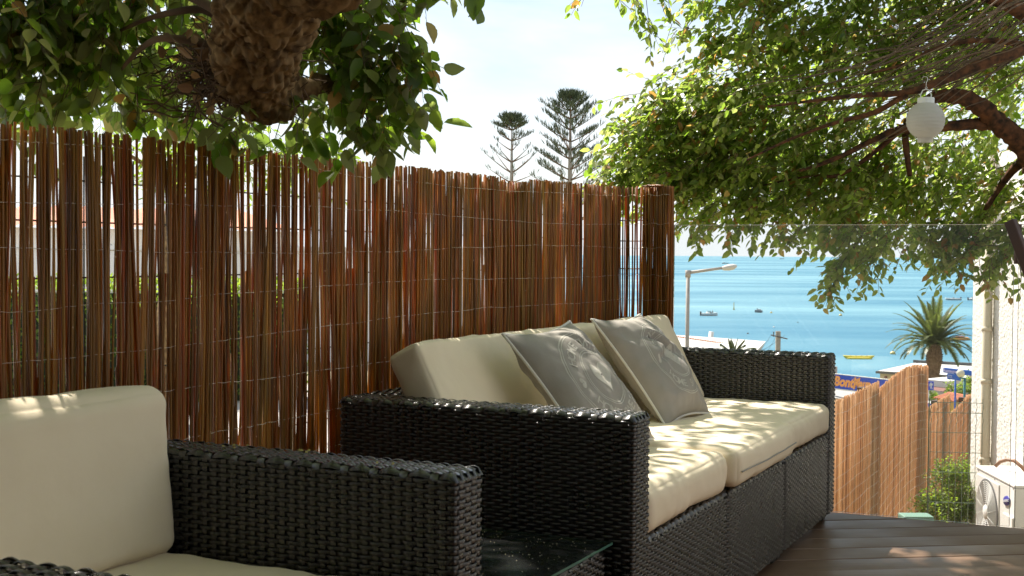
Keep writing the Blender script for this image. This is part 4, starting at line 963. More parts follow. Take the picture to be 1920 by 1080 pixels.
limb('branch', [pt(1930, 86, 6.5), pt(1860, 76, 6.6), pt(1800, 79, 6.6), pt(1740, 97, 6.6), pt(1690, 122, 6.6), pt(1620, 140, 6.6)], .018, .005, M['barkred'], rt, OFF, 8, 5, .1, 5)
limb('branch', [pt(1700, 176, 6.3), pt(1640, 210, 6.4), pt(1560, 232, 6.5), pt(1480, 262, 6.5), pt(1400, 300, 6.5)], .016, .004, M['barkred'], rt, OFF, 8, 5, .1, 6)
limb('branch', [pt(1690, 244, 6.9), pt(1620, 300, 7), pt(1570, 330, 7), pt(1520, 330, 7.0), pt(1420, 350, 7)], .016, .004, M['barkred'], rt, OFF, 8, 5, .1, 7)
limb('branch', [pt(1990, 60, 6.8), pt(1800, -30, 6.7), pt(1560, -60, 6.6), pt(1300, -70, 6.5), pt(1120, -60, 6.4)], .05, .01, M['barkred'], rt, OFF, 10, 5, .1, 8)
limb('branch', [pt(1920, 300, 7.2), pt(1890, 330, 7.3), pt(1850, 390, 7.3), pt(1830, 440, 7.3)], .03, .006, M['barkred'], rt, OFF, 8, 5, .1, 9)
Tw = MB(); Lb = Leaves()
# the fan of fine bare twigs in the upper right
for k in range(100):
    a = pt(random.uniform(1760, 1990), random.uniform(-60, 110), random.uniform(6.2, 7.6)); ln = random.uniform(.5, 1.15); sl = random.uniform(-.85, -.2)
    d = Vector((-1, random.uniform(-.25, .25), sl)).normalized(); pts = [a + d * ln * t / 7 + Vector((0, 0, -.04 * math.sin(t * .5) + .02 * noise.noise(Vector((k, t * .5, 0))))) + rv(.006) for t in range(8)]
    Tw.tube(pts, random.uniform(.003, .0065), 4, .0016, cap=False)
    if random.random() < .5: spray(Lb, Tw, pts[-1], d, .22, 7, .05)
DL = Vector((-.75, -.15, -.35)).normalized()
RL = [ # px, py, depth, radius px, density
    (1345, 75, 6.9, 60, .8), (1300, 30, 6.9, 45, .7), (1400, 30, 6.8, 70, 1.0), (1450, 110, 7.0, 85, 1.0), (1530, 50, 6.9, 90, 1), (1640, 70, 7.0, 100, .9), (1760, 60, 7.3, 110, 1.0), (1880, 60, 7.5, 90, .9), (1820, 30, 7.0, 90, .5), (1660, 120, 6.9, 80, .6), (1880, 170, 7.6, 70, .8),
    (1215, 215, 7.2, 70, 1.25), (1275, 190, 7.2, 75, 1.2), (1180, 300, 7.3, 70, 1.3), (1250, 300, 7.2, 95, 1.25), (1340, 230, 7.1, 100, 1.2), (1440, 220, 7.1, 110, 1.15), (1560, 190, 7.2, 90, .8),
    (1330, 340, 7.2, 85, 1.25), (1430, 340, 7.1, 100, 1.2), (1540, 310, 7.2, 110, 1.1), (1640, 290, 7.3, 90, .9), (1760, 330, 7.5, 100, 1.0), (1860, 370, 7.6, 90, 1.1), (1660, 370, 7.3, 90, 1.1),
    (1150, 340, 7.2, 40, 1.2), (1305, 405, 7.0, 42, .7), (1400, 385, 7.0, 48, .7), (1480, 400, 6.9, 38, .7), (1560, 410, 6.9, 70, 1.05), (1620, 450, 6.9, 55, 1.1), (1600, 500, 6.8, 28, .9),
    (1760, 430, 7.2, 58, 1.2), (1830, 450, 7.2, 60, 1.2), (1880, 430, 7.2, 50, 1.1), (1780, 480, 7.1, 32, 1), (1850, 500, 7.1, 30, 1.0), (1740, 400, 7.2, 40, 1),
    (1330, -110, 6.8, 85, .9), (1430, -100, 6.9, 110, .9), (1560, -110, 6.9, 120, .9), (1700, -100, 7.0, 120, .9), (1840, -110, 7.1, 120, .9), (1980, -60, 7.2, 120, .9), (1380, -230, 7.1, 100, .7), (1520, -260, 7.2, 130, .8), (1700, -260, 7.3, 140, .8), (1880, -250, 7.3, 140, .8), (2060, -150, 7.3, 140, .8), (2080, 80, 7.6, 120, .7), (2080, 260, 7.8, 90, .6),
    (1880, 250, 8.2, 60, .5), (1780, 270, 8.0, 70, .8), (1700, 160, 8.0, 120, .6), (1850, 150, 8.2, 110, .6), (1290, 260, 7.9, 110, 1.0), (1450, 260, 8.0, 130, .9), (1600, 400, 7.8, 90, .8)]
lobes(Lb, Tw, RL, .058, .27, 12, 80, DL, .6, .0022)
# loose hanging and reaching sprays seen against sky and sea
for (ax_, ay, bx, by, Y) in ((1100, -20, 1090, 12, 6.6), (1150, -15, 1165, 30, 6.6), (1190, -10, 1215, 50, 6.6), (1215, 30, 1222, 90, 6.6), (1230, -20, 1250, 35, 6.6), (1255, 60, 1245, 92, 6.6), (1290, 50, 1275, 70, 6.8),
                             (1600, 470, 1550, 560, 6.7), (1590, 480, 1560, 530, 6.7), (1570, 505, 1545, 500, 6.7), (1600, 430, 1555, 490, 6.7), (1640, 480, 1620, 530, 6.8), (1665, 430, 1690, 480, 6.8), (1625, 500, 1615, 535, 6.8),
                             (1560, 540, 1548, 575, 6.7), (1570, 520, 1575, 560, 6.7), (1850, 500, 1838, 530, 7.0), (1790, 480, 1775, 520, 7.1), (1735, 430, 1722, 470, 7.2), (1310, 430, 1300, 465, 7.0), (1365, 430, 1375, 465, 7.0),
                             (1495, 440, 1490, 462, 6.9), (1120, 330, 1095, 345, 7.1), (1165, 250, 1150, 225, 7.1), (1860, 500, 1862, 528, 7.0), (1910, 470, 1915, 530, 4.95), (1740, 455, 1745, 500, 7.1), (1800, 500, 1815, 525, 7.0), (1690, 460, 1700, 495, 7.0)):
    a, b = pt(ax_, ay, Y), pt(bx, by, Y); d = b - a; L0 = d.length; Tw.tube([a - d * .5, a, b], .0022, 3, .0012, cap=False)
    for q in range(3): spray(Lb, Tw, a + rv(.02), d + rv(.04), L0 * random.uniform(.9, 1.2) + .03, max(5, int(L0 * 60)), .056, .15)
# unseen upper crown that shades the deck
def canopy(Lv, Tw_, boxes, size, length, nl):
    for (x, y, z, rx, ry, rz_, n) in boxes:
        for _ in range(n):
            v = rv(1).normalized() * random.random() ** .4; o_ = Vector((x + v.x * rx, y + v.y * ry, z + v.z * rz_)); a = random.uniform(0, 6.28)
            spray(Lv, Tw_, o_, Vector((math.cos(a), math.sin(a), -.3)), length, nl, size, .4, .003)
canopy(Lb, Tw, [(1.9, 7.6, 4.4, 1.1, .9, .5, 120), (2.7, 5.6, 4.0, 1.2, 1.4, .7, 230)], .07, .45, 14)
Lb.P = [p - OFF for p in Lb.P]; Tw.v = [v - OFF for v in Tw.v]
Lb.out('foliage', M['leafB'], rt, .48); Tw.out('twigs', M['twig'], rt, True)['kind'] = 'stuff'

# ------------------------------------------------------------------ lantern on the branch
lh = pt(1728, 160, 6.3); lr = .0895
lc = pt(1728, 228, 6.3); lan = thing('paper_lantern', 'round white ribbed lantern hanging from the tree branch', 'lantern', (lc.x, lc.y - .06, lc.z))
prof = []
for i in range(61):
    a = -math.pi / 2 * .72 + math.pi * .72 * i / 60; rr = lr * math.cos(a) * (1 + .0) ; rib = .0022 * abs(math.sin(i * math.pi / 5)); prof.append((lr * math.cos(a * 1.0) + rib, lr * 1.02 * math.sin(a)))
zt = prof[-1][1]; rtp = prof[-1][0]
MB().lathe([(rtp * .98, -zt - .024), (rtp * .98, -zt)] + prof, 40).out('shade', M['paperlantern'], lan, True)
MB().lathe([(0, zt + .026), (rtp * 1.02, zt + .026), (rtp * 1.05, zt + .022), (rtp * 1.05, zt - .003), (rtp * .95, zt - .006)], 32).out('cap', M['white'], lan, False)
MB().tube([(-.024, 0, zt + .02), (-.026, 0, zt + .04), (-.016, 0, zt + .062), (0, 0, zt + .068), (.016, 0, zt + .062), (.026, 0, zt + .04), (.024, 0, zt + .02)], .0028, 8).out('handle', M['white'], lan, True)
MB().tube([(0, 0, zt + .066), (.005, 0, zt + .075), (0, 0, zt + .084), (-.004, 0, zt + .076), (0, 0, zt + .068)], .0018, 6).out('ring', M['white'], lan, True)
MB().tube([(0, 0, zt + .083), (.001, 0, zt + .10), (.008, 0, zt + .115), (.010, .02, zt + .13), (.002, .05, zt + .138), (0, .062, zt + .12)], .0016, 6).out('hook', M['white'], lan, True)

# ------------------------------------------------------------------ left tree
LO = Vector((-2.4, 1.6, -.6))
lt = thing('tree', 'broad leaved tree with thick rough bark hanging over the fence at top left', 'tree', LO)
limb('trunk', [Vector((-2.4, 1.6, -.7)), Vector((-2.45, 1.6, .8)), Vector((-2.3, 1.7, 2.0)), Vector((-1.9, 1.9, 2.9))], .2, .16, M['bark'], lt, LO, 24, 10, .12, 3)
def bough(name, pts, rad, seed):
    """thick limb with deep lumpy bark"""
    P_ = [Vector(p) for p in pts]; Q, rr = [], []; sub = 24
    for i in range(len(P_) - 1):
        a, b, c_, d = P_[max(i - 1, 0)], P_[i], P_[i + 1], P_[min(i + 2, len(P_) - 1)]
        for k in range(sub):
            t = k / sub; Q.append(.5 * ((2 * b) + (c_ - a) * t + (2 * a - 5 * b + 4 * c_ - d) * t * t + (3 * b - a - 3 * c_ + d) * t ** 3)); rr.append(rad[i] + (rad[i + 1] - rad[i]) * t)
    Q.append(P_[-1]); rr.append(rad[-1]); n = 150; m = MB(); m.tube([q - LO for q in Q], rr, n); cen = [q - LO for q in Q]
    for i in range(len(Q)):
        for k in range(n):
            v = m.v[i * n + k]; dv = v - cen[i]; u_ = dv.normalized()
            f1 = noise.voronoi(Vector((v.x * 24, v.y * 24, v.z * 13)) + rvn(v) * 2.2)[0]; cr = min(1, (f1[1] - f1[0]) * 3.2)
            h_ = .030 * noise.noise(v * 8) + .011 * (cr - .6) + .007 * noise.noise(v * 75) + .011 * noise.noise(v * 33)
            m.v[i * n + k] = v + u_ * h_ * min(1, rr[i] / .04)
    return m.out(name, M['bark'], lt, True)
def rvn(v): return Vector((noise.noise(v * 12), noise.noise(v * 12 + Vector((9, 0, 0))), noise.noise(v * 12 + Vector((0, 9, 0)))))
bough('bough', [Vector((-1.9, 1.9, 2.85)), Vector((-1.2, 2.15, 2.5)), pt(560, -200, 2.45), pt(515, -70, 2.58), pt(495, 20, 2.68), pt(488, 90, 2.78), pt(492, 150, 2.86), pt(505, 185, 2.92), pt(512, 200, 2.95)], [.15, .14, .125, .114, .104, .094, .084, .070, .030], 1)
limb('branch', [pt(530, 150, 2.9), pt(575, 168, 2.95), pt(605, 152, 3.0), pt(625, 175, 3.05)], .030, .010, M['bark'], lt, LO, 14, 6, .35, 4)
limb('branch', [pt(470, 150, 2.85), pt(420, 175, 2.9), pt(400, 180, 2.95)], .035, .008, M['bark'], lt, LO, 14, 6, .35, 5)
for s_, pts in enumerate(([pt(430, 60, 2.8), pt(390, 20, 2.8), pt(330, 22, 2.8), pt(270, 38, 2.85), pt(220, 60, 2.9)], [pt(440, 110, 2.8), pt(370, 80, 2.8), pt(300, 72, 2.8), pt(260, 95, 2.85), pt(228, 130, 2.9)], [pt(440, 40, 2.75), pt(300, -30, 2.8), pt(100, -60, 2.9), pt(-100, -70, 3)],
                   [pt(560, 20, 2.7), pt(640, -30, 2.9), pt(760, -40, 3.1), pt(880, -30, 3.2)], [pt(30, -40, 2.9), pt(42, 40, 2.9), pt(46, 100, 2.9)], [pt(640, -30, 2.9), pt(670, 60, 3.0), pt(680, 150, 3.1), pt(690, 230, 3.2)], [pt(760, -40, 3.1), pt(752, 60, 3.1), pt(765, 110, 3.1)])):
    limb('branch', pts, .012, .0035, M['twig'], lt, LO, 8, 5, .08, s_)
Tl = MB(); Ll = Leaves()
Ld = Leaves()
for k in range(210):   # dry twigs and dead leaves caught left of the bough
    a = pt(random.gauss(395, 38), random.gauss(125, 34), random.uniform(2.75, 3.0)); d = Vector((random.uniform(-.5, 1), random.uniform(-.3, .3), random.uniform(-.5, .25))).normalized() * random.uniform(.05, .16)
    Tl.tube([a + d * t / 5 + rv(.005) for t in range(6)], random.uniform(.0012, .0036), 4, .0008, cap=False)
    if k % 2: Ld.add(a + rv(.02), rv(1), rv(1), random.uniform(.02, .045))
Ld.P = [p - LO for p in Ld.P]; Ld.out('dead_leaves', islands('dead_leaf', [(.20, .11, .05), (.32, .20, .10), (.14, .08, .04)], .7, trans=.25, tcols=[(.5, .3, .12), (.6, .4, .2), (.4, .2, .1)]), lt, .6)
for k in range(110):   # tangled fine twigs round the bough
    a = pt(random.uniform(240, 600), random.uniform(60, 210), random.uniform(2.8, 3.1)); d = (pt(random.choice([330, 620, 480]), random.uniform(120, 260), 3.0) - a + rv(.05)); d = d.normalized() * random.uniform(.08, .22)
    Tl.tube([a + d * t / 5 + rv(.006) for t in range(6)], random.uniform(.0012, .003), 4, .0007, cap=False)
DD = Vector((.05, -.1, -.9)).normalized()
LLb = [(20, 30, 2.9, 90, 1.1), (110, 20, 2.9, 90, 1.2), (30, 130, 3.0, 70, 1.1), (120, 120, 3.0, 80, 1), (210, 40, 2.9, 80, .9), (300, 20, 3.0, 80, .7), (190, 170, 3.0, 60, 1.1), (270, 190, 3.05, 60, 1.0), (100, 205, 2.9, 45, 1.1),
       (300, 130, 3.2, 80, .6), (370, 30, 3.2, 80, .7), (360, 210, 3.15, 50, 1), (455, 215, 2.82, 26, 1.6), (560, 222, 2.85, 26, 1.6), (510, 236, 2.9, 22, 1.6), (420, 235, 3.2, 40, 1), (590, 60, 3.1, 70, .9), (640, 30, 3.0, 70, 1.2), (700, 20, 3.0, 60, 1.1), (640, 120, 3.1, 70, 1), (700, 100, 3.0, 60, 1.3), (720, 160, 3.0, 60, 1.4),
       (770, 120, 3.0, 33, 1.2), (660, 190, 3.1, 55, 1), (720, 225, 3.05, 42, 1.3), (600, 220, 3.2, 50, .9), (650, 250, 3.1, 40, .8), (730, 262, 3.05, 24, 1.3), (760, 15, 3.1, 30, .9), (150, 80, 3.4, 150, .7), (350, 120, 3.6, 130, .6), (20, 200, 3.4, 60, .6), (-90, 20, 2.9, 110, .8), (-90, 140, 3.0, 80, .8), (40, -120, 2.9, 130, .6), (230, -110, 2.9, 120, .6), (400, -120, 3.0, 90, .5), (640, -90, 3.0, 100, .6), (780, -90, 3.1, 90, .6), (880, -110, 3.2, 70, .5), (150, -260, 2.9, 150, .5), (700, -230, 3.1, 150, .5)]
lobes(Ll, Tl, LLb, .055, .16, 5, 33, DD, .5, .0014)
for (ax_, ay, bx, by) in ((755, 50, 775, 130), (780, 90, 800, 150), (690, 240, 725, 290), (840, -30, 800, 10), (880, -30, 872, 20), (760, 180, 770, 250), (20, 190, 30, 215), (60, 200, 70, 232), (560, 240, 590, 268), (420, 240, 425, 262)):
    a, b = pt(ax_, ay, 3.0), pt(bx, by, 3.0); d = b - a
    for q in range(2): spray(Ll, Tl, a + rv(.01), d + rv(.02), d.length * random.uniform(.9, 1.1), 4, .064, .1, .0014)
allv = list(zip(Ll.P, Ll.D, Ll.N, Ll.S))
def inview(p):
    d = p - Vector((0, 0, EYE)); c_ = d.dot(_f)
    return c_ > 0 and abs(d.dot(_R) / c_) < .42 and abs(d.dot(_U) / c_) < .24
vis = sorted([i for i, q in enumerate(allv) if inview(q[0])], key=lambda i: (allv[i][0] - Vector((0, 0, EYE))).length / allv[i][3])[:295]
visS = set(vis)
one = Leaves(); one.add(Vector((0, 0, 0)), Vector((1, 0, 0)), Vector((0, 0, 1)), 1.0)
def bigleaf(seed):
    """rounded poplar-like leaf with a waved margin"""
    rr = random.Random(seed); V_ = [Vector((0, 0, 0))]; n = 12; out_ = []
    for i in range(n + 1):
        t = i / n; w_ = .345 * math.sin(math.pi * min(1, t ** .78)) ** .85 * (1 - .15 * t) + .012 * rr.uniform(-1, 1); x = t * 1.0
        out_.append((x, w_))
    cu = rr.uniform(-.05, .30); fo = rr.uniform(.05, .35); tw = rr.uniform(-.3, .3); V_ = []; F_ = []
    for (x, w_) in out_:
        zc = -cu * x * x
        V_ += [Vector((x, w_, zc + fo * w_ * 1.6 + tw * x * w_ + .012 * rr.uniform(-1, 1))), Vector((x, w_ * .5, zc + fo * .5 * w_)), Vector((x, 0, zc)), Vector((x, -w_ * .5, zc + fo * .5 * w_)), Vector((x, -w_, zc + fo * w_ * 1.6 - tw * x * w_ + .012 * rr.uniform(-1, 1)))]
    for i in range(n):
        for k in range(4): F_.append((i * 5 + k, i * 5 + k + 1, (i + 1) * 5 + k + 1, (i + 1) * 5 + k))
    b = len(V_); V_ += [Vector((-.28, .008, .01)), Vector((-.28, -.008, .01)), Vector((.05, -.012, 0)), Vector((.05, .012, 0))]; F_.append((b, b + 1, b + 2, b + 3))
    return mesh('leaf', V_, F_, M['leafA'], True)
lm = [bigleaf(s) for s in range(8)]
def leafmat(p, d, n_, s):
    d = d.normalized(); b = n_.cross(d).normalized(); n2 = d.cross(b); p = p - LO
    return Matrix(((d.x * s, b.x * s, n2.x * s, p.x), (d.y * s, b.y * s, n2.y * s, p.y), (d.z * s, b.z * s, n2.z * s, p.z), (0, 0, 0, 1)))
for i in vis:
    o = bpy.data.objects.new('leaf', random.choice(lm)); link(o, lt); o.matrix_local = leafmat(*allv[i])
# remaining visible leaves share the same rounded outline but are joined
restV, restF = [], []
tmpl = [([v.co.copy() for v in m_.vertices], [tuple(p.vertices) for p in m_.polygons]) for m_ in lm]
for i, q in enumerate(allv):
    if i in visS: continue
    tv, tf = random.choice(tmpl); mt = leafmat(*q); b = len(restV); restV.extend([mt @ v for v in tv]); restF.extend([tuple(k + b for k in f) for f in tf])
o = ob('leaf', restV, restF, M['leafA'], lt); o['kind'] = 'stuff'
up_l = Leaves()
canopy(up_l, Tl, [(-1.8, 3.9, 3.3, 1.4, 1.3, .6, 320), (-0.6, 5.4, 3.5, 1.2, 1.3, .5, 140), (-.7, 0.9, 3.3, 2.2, 1.0, .5, 300), (.3, 4.0, 3.6, 1.0, 1.2, .5, 150), (-1.0, 2.2, 3.3, 1.4, 1.2, .5, 230), (-3.0, 6.0, 3.4, 1.0, 1.2, .6, 90), (1.2, 3.0, 3.8, 1.0, 1.4, .5, 120), (0.45, 6.35, 3.9, 1.1, .78, .35, 290)], .085, .5, 12)  # unseen overhead lobes, added to shade the furniture and cut sky light
up_l.P = [p - LO for p in up_l.P]; Tl.v = [v - LO for v in Tl.v]
up_l.out('foliage', M['leafA'], lt, .6); Tl.out('twigs', M['twig'], lt, True)['kind'] = 'stuff'

# ------------------------------------------------------------------ bush behind the wire mesh
Lc = Leaves(); Tc = MB(); bb = pt(1785, 960, 10.4); BO = Vector((bb.x, bb.y, -2.3))
bush = thing('bush', 'bright green bush behind the wire mesh fence beside the white wall', 'bush', BO)
for (px, py, Y, rp, n) in ((1790, 950, 10.3, 45, 230), (1765, 985, 10.2, 40, 150), (1810, 900, 10.4, 22, 80), (1775, 905, 10.35, 26, 80), (1810, 960, 10.3, 30, 120), (1750, 960, 10.3, 25, 60), (1790, 1040, 10.2, 55, 120)):
    c_ = pt(px, py, Y); rad = rp * Y / F_PX
    for _ in range(n):
        v = rv(1).normalized() * random.random() ** .4 * rad; spray(Lc, Tc, c_ + v, Vector((v.x, v.y, abs(v.z) + .15)) + rv(.05), .13, 8, .032, -.2, .0016)
for k in range(9): Tc.tube([BO + rv(.03) * Vector((1, 1, 0)).length * .5, pt(random.uniform(1750, 1815), random.uniform(900, 980), 10.35)], .008, 5, .003)
Lc.P = [p - BO for p in Lc.P]; Tc.v = [v - BO for v in Tc.v]
Lc.out('foliage', M['leafC'], bush, .42); Tc.out('stems', M['twig'], bush, True)['kind'] = 'stuff'

# ------------------------------------------------------------------ plot behind the stick fence
def gz(x, y): return ground_z(x, y)
bt = pt(300, 400, 11.0); BO = Vector((bt.x, bt.y, gz(bt.x, bt.y))); gt_ = thing('tree', 'light green tree growing behind the stick fence at the left', 'tree', BO)
Lg = Leaves(); Tg = MB()
lobes(Lg, Tg, [(560, 275, 10.5, 55, 1.5), (480, 265, 10.5, 50, 1.4), (620, 285, 10.5, 30, 1.3), (400, 260, 10.8, 60, 1.2), (300, 300, 11, 80, 1.0), (200, 260, 11, 60, .8), (420, 330, 11, 50, .9), (560, 330, 10.6, 40, .8)], .07, .4, 12, 60, Vector((0, 0, -.5)), .4, .003)
limb('trunk', [BO - Vector((0, 0, .1)), Vector((bt.x + .1, bt.y, .9)), pt(340, 300, 11), pt(380, 250, 11)], .11, .05, M['bark'], gt_, BO)
for e_ in ((560, 275), (480, 265), (400, 262), (200, 262)): limb('branch', [pt(350, 330, 11), pt((350 + e_[0]) / 2, 310, 10.9), pt(e_[0], e_[1], 10.8)], .035, .008, M['bark'], gt_, BO, 8, 4)
Lg.P = [p - BO for p in Lg.P]; Tg.v = [v - BO for v in Tg.v]; Lg.out('foliage', M['leafC'], gt_, .45); Tg.out('twigs', M['twig'], gt_, True)['kind'] = 'stuff'
# hedge
hb = pt(210, 700, 12.5); HO = Vector((hb.x, hb.y, gz(hb.x, hb.y))); hg = thing('hedge', 'clipped green hedge seen in slivers through the left part of the stick fence', 'hedge', HO, R(12))
Lh = Leaves()
for _ in range(8000):
    f_ = random.random(); p = Vector((random.uniform(-2.6, 1.9), random.uniform(-.35, .35), random.uniform(.02, 1.2)))
    if f_ < .5: p.y = -.35 + random.gauss(0, .03)
    elif f_ < .75: p.z = 1.18 + random.gauss(0, .04)
    Lh.add(p, rv(1).normalized() + Vector((0, -.5, .5)), rv(1).normalized(), .05)
Lh.out('foliage', M['leafC'], hg, .5)
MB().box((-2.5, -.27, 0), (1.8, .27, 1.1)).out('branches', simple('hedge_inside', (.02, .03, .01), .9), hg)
# white neighbouring house and white lane wall
a_, b_ = pt(-260, 480, 22), pt(560, 480, 26); z0 = min(gz(a_.x, a_.y), gz(b_.x, b_.y)) - .3
d_ = Vector((b_.x - a_.x, b_.y - a_.y, 0)); hs = thing('house', 'white neighbouring house with red tiled roof seen in slivers behind the stick fence', 'house', (a_.x, a_.y, z0), math.atan2(d_.y, d_.x)); Lh_ = d_.length
hh_ = EYE + .42 - z0
MB().box((0, 0, 0), (Lh_, 6, hh_)).out('wall', M['white'], hs)
for i in range(int(Lh_ / .3)):
    x = i * .3; MB().add([Vector((x, -.3, hh_)), Vector((x + .15, -.3, hh_ + .07)), Vector((x + .29, -.3, hh_)), Vector((x, 3, hh_ + .45)), Vector((x + .15, 3, hh_ + .52)), Vector((x + .29, 3, hh_ + .45))], [(0, 1, 4, 3), (1, 2, 5, 4)]).out('tile', M['tile'], hs)
for x in (1.2, 3.4, 5.6, 7.6):
    w_ = MB().box((x, -.05, 1.5), (x + .8, -.002, hh_ - .3)).out('window', M['redwall'] if x < 3 else M['darkgrey'], hs); MB().box((x + .08, -.06, 1.58), (x + .38, -.052, hh_ - .38)).box((x + .44, -.06, 1.58), (x + .74, -.052, hh_ - .38)).out('pane', M['glassedge'], w_)
MB().box((.0, -.05, .5), (.8, -.002, 2.2)).out('door', M['redwall'], hs)
a_, b_ = pt(-300, 480, 16), pt(1010, 480, 18.5); d_ = Vector((b_.x - a_.x, b_.y - a_.y, 0)); z0 = -.9
lw = thing('lane_wall', 'long white wall across the lane seen through gaps of the stick fence', 'wall', (a_.x, a_.y, z0), math.atan2(d_.y, d_.x))
MB().box((0, 0, 0), (d_.length, .2, EYE + .02 - z0)).out('wall_body', M['white'], lw); MB().box((-.04, -.04, EYE + .022 - z0), (d_.length + .04, .24, EYE + .08 - z0)).out('coping', M['white'], lw)

# ------------------------------------------------------------------ Norfolk pines
def norfolk(px, top, Y, tiers, label, seed, sc=1.0):
    rr = random.Random(seed); t = pt(px, top, Y); bz = gz(t.x, t.y); O = Vector((t.x, t.y, bz)); T_ = thing('norfolk_pine', label, 'pine tree', O, 0, 'two pines beyond the fence'); k_ = Y / F_PX
    H_ = t.z - bz; MB().tube([(0, 0, 0), (.05, 0, H_ * .5), (0, 0, H_ * .8), (0, 0, H_)], [.32, .2, .12, .02], 10).out('trunk', M['concrete'], T_, True)
    br = MB(); nd = Leaves()
    def tuft(p, d, s):
        for _ in range(7):
            q = p + Vector((rr.gauss(0, .05), rr.gauss(0, .05), 0)) * s + d * rr.uniform(-.22, .3) * s; dd = (d * .35 + Vector((rr.gauss(0, .3), rr.gauss(0, .3), 1.0))).normalized(); nd.add(q, dd, Vector((rr.gauss(0, 1), rr.gauss(0, 1), 0.05)), rr.uniform(.24, .42) * s)
    for (dy, ln, rise, fill) in tiers:
        n = 5; a0 = rr.uniform(0, 6)
        for k in range(n):
            if fill < .4 and rr.random() < .15: continue
            a = a0 + k * 2 * math.pi / n + rr.uniform(-.15, .15); L0 = ln * k_ * rr.uniform(.82, 1.1); z0 = H_ - dy * k_; rs = rise * k_ * rr.uniform(.8, 1.2)
            P_ = [Vector((math.cos(a) * L0 * s, math.sin(a) * L0 * s, z0 + rs * (s ** 1.15))) for s in (0, .25, .5, .75, 1)]
            br.tube(P_, .045, 5, .012)
            for s in np.arange(.42 if fill > .8 else .5, 1.02, .12):
                if rr.random() > fill: continue
                i = min(3, int(s * 4)); q = P_[i].lerp(P_[i + 1], s * 4 - i); d = (P_[i + 1] - P_[i]).normalized(); sd_ = Vector((-d.y, d.x, 0)).normalized()
                for sg in (-1, 1) if fill > .8 else (rr.choice((-.6, .6)),):
                    tuft(q + sd_ * sg * .22 * (1.15 - s) * 1.6, d, .95 if fill > .5 else .75)
            if fill <= .6: tuft(P_[-1], (P_[-1] - P_[-2]).normalized(), .85)
    br.out('branches', M['twig'], T_, True)['kind'] = 'stuff'; nd.out('needles', M['needle'], T_, .085)
norfolk(1070, 178, 70, [(4, 10, 3, 1), (14, 20, 9, 1), (30, 32, 16, .95), (45, 44, 22, .95), (66, 52, 27, .9), (88, 60, 32, .85), (104, 64, 36, .7), (120, 50, 24, .95), (140, 66, 34, .85), (160, 72, 30, .85), (186, 84, 38, .8), (215, 88, 38, .7), (245, 90, 38, .7)], 'taller pine with level whorled branches rising above the fence', 3)
norfolk(960, 220, 74, [(3, 10, 2, 1), (12, 20, 6, 1), (24, 28, 10, .95), (44, 32, 14, .7), (62, 38, 18, .28), (84, 44, 22, .12), (104, 58, 34, .12), (122, 50, 20, .06), (140, 62, 12, .18), (165, 60, 18, .2), (190, 62, 20, .2)], 'smaller pine with sparse half bare branches left of the taller pine', 8)

# ------------------------------------------------------------------ date palm
def palm(px, py, Y, trunk_h, label, nf, fl, r_b, seed, name='palm_tree'):
    rr = random.Random(seed); c_ = pt(px, py, Y); O = Vector((c_.x, c_.y, min(gz(c_.x, c_.y), c_.z - trunk_h))); T_ = thing(name, label, 'palm tree', O); H_ = c_.z - O.z
    tr = MB(); prof = [(r_b * .62, 0), (r_b * .58, H_ - 2.3 * fl / 3), (r_b * .72, H_ - 1.6 * fl / 3), (r_b * .98, H_ - 1.0 * fl / 3), (r_b * 1.0, H_ - .6 * fl / 3), (r_b * .8, H_ - .15), (r_b * .5, H_ + .1)]
    tr.lathe(prof, 18)
    z = max(0, H_ - 4)
    while z < H_ + .05:      # old leaf bases
        for k in range(11):
            a = k * 2 * math.pi / 11 + z * 9; rad = np.interp(z, [p[1] for p in prof], [p[0] for p in prof]); d = Vector((math.cos(a), math.sin(a), 0)); s_ = Vector((-d.y, d.x, 0)); q = d * (rad - .02) + Vector((0, 0, z))
            tr.add([q - s_ * .09, q + s_ * .09, q + d * .10 + Vector((0, 0, .13)), q + Vector((0, 0, .16))], [(0, 1, 2), (0, 2, 3), (1, 3, 2)])
        z += .15
    tr.out('trunk', M['palmbark'], T_)
    for k in range(nf):
        el = math.asin(min(.995, .06 + .96 * (k / nf) ** .85)) ; a = k * 2.399 + rr.uniform(-.2, .2); L0 = fl * rr.uniform(.85, 1.1) * (1.0 if el > .2 else .95); m_ = MB()
        p = Vector((0, 0, H_)); d = Vector((math.cos(a) * math.cos(el), math.sin(a) * math.cos(el), math.sin(el) + .12)).normalized(); P_ = [p]; n = 12; dr_ = .130 * (1.0 - .72 * max(0, math.sin(el)) ** 1.5)
        for i in range(n): d = (d + Vector((0, 0, -dr_ * (.5 + i * .10)))).normalized(); p = p + d * L0 / n; P_.append(p)
        m_.tube(P_, .028, 4, .008)
        for i in range(84):
            t = .10 + .90 * i / 84; s = t * n; j = min(n - 1, int(s)); q = P_[j].lerp(P_[j + 1], s - j); dd = (P_[j + 1] - P_[j]).normalized(); sd_ = dd.cross(Vector((0, 0, 1)))
            sd_ = sd_.normalized() if sd_.length > .1 else Vector((1, 0, 0)); up_ = sd_.cross(dd)
            ll = fl * .155 * math.sin(math.pi * min(1, t * .86 + .12)) ** .7
            for sg in (-1, 1):
                ld = (sd_ * sg * .8 + dd * .75 + up_ * .35 + Vector((0, 0, rr.uniform(-.25, .05)))).normalized(); w_ = dd * .034
                e_ = q + ld * ll; m_.add([q - w_, q + w_, e_ + Vector((0, 0, -.05))], [(0, 1, 2)])
        m_.out('frond', M['frond'], T_)
palm(1752, 647, 84, 10, 'tall date palm with a thick brown trunk standing against the sea', 62, 3.25, .50, 4)
palm(1375, 672, 31, 3, 'small palm top showing above the far sofa armrest', 22, .56, .05, 9)

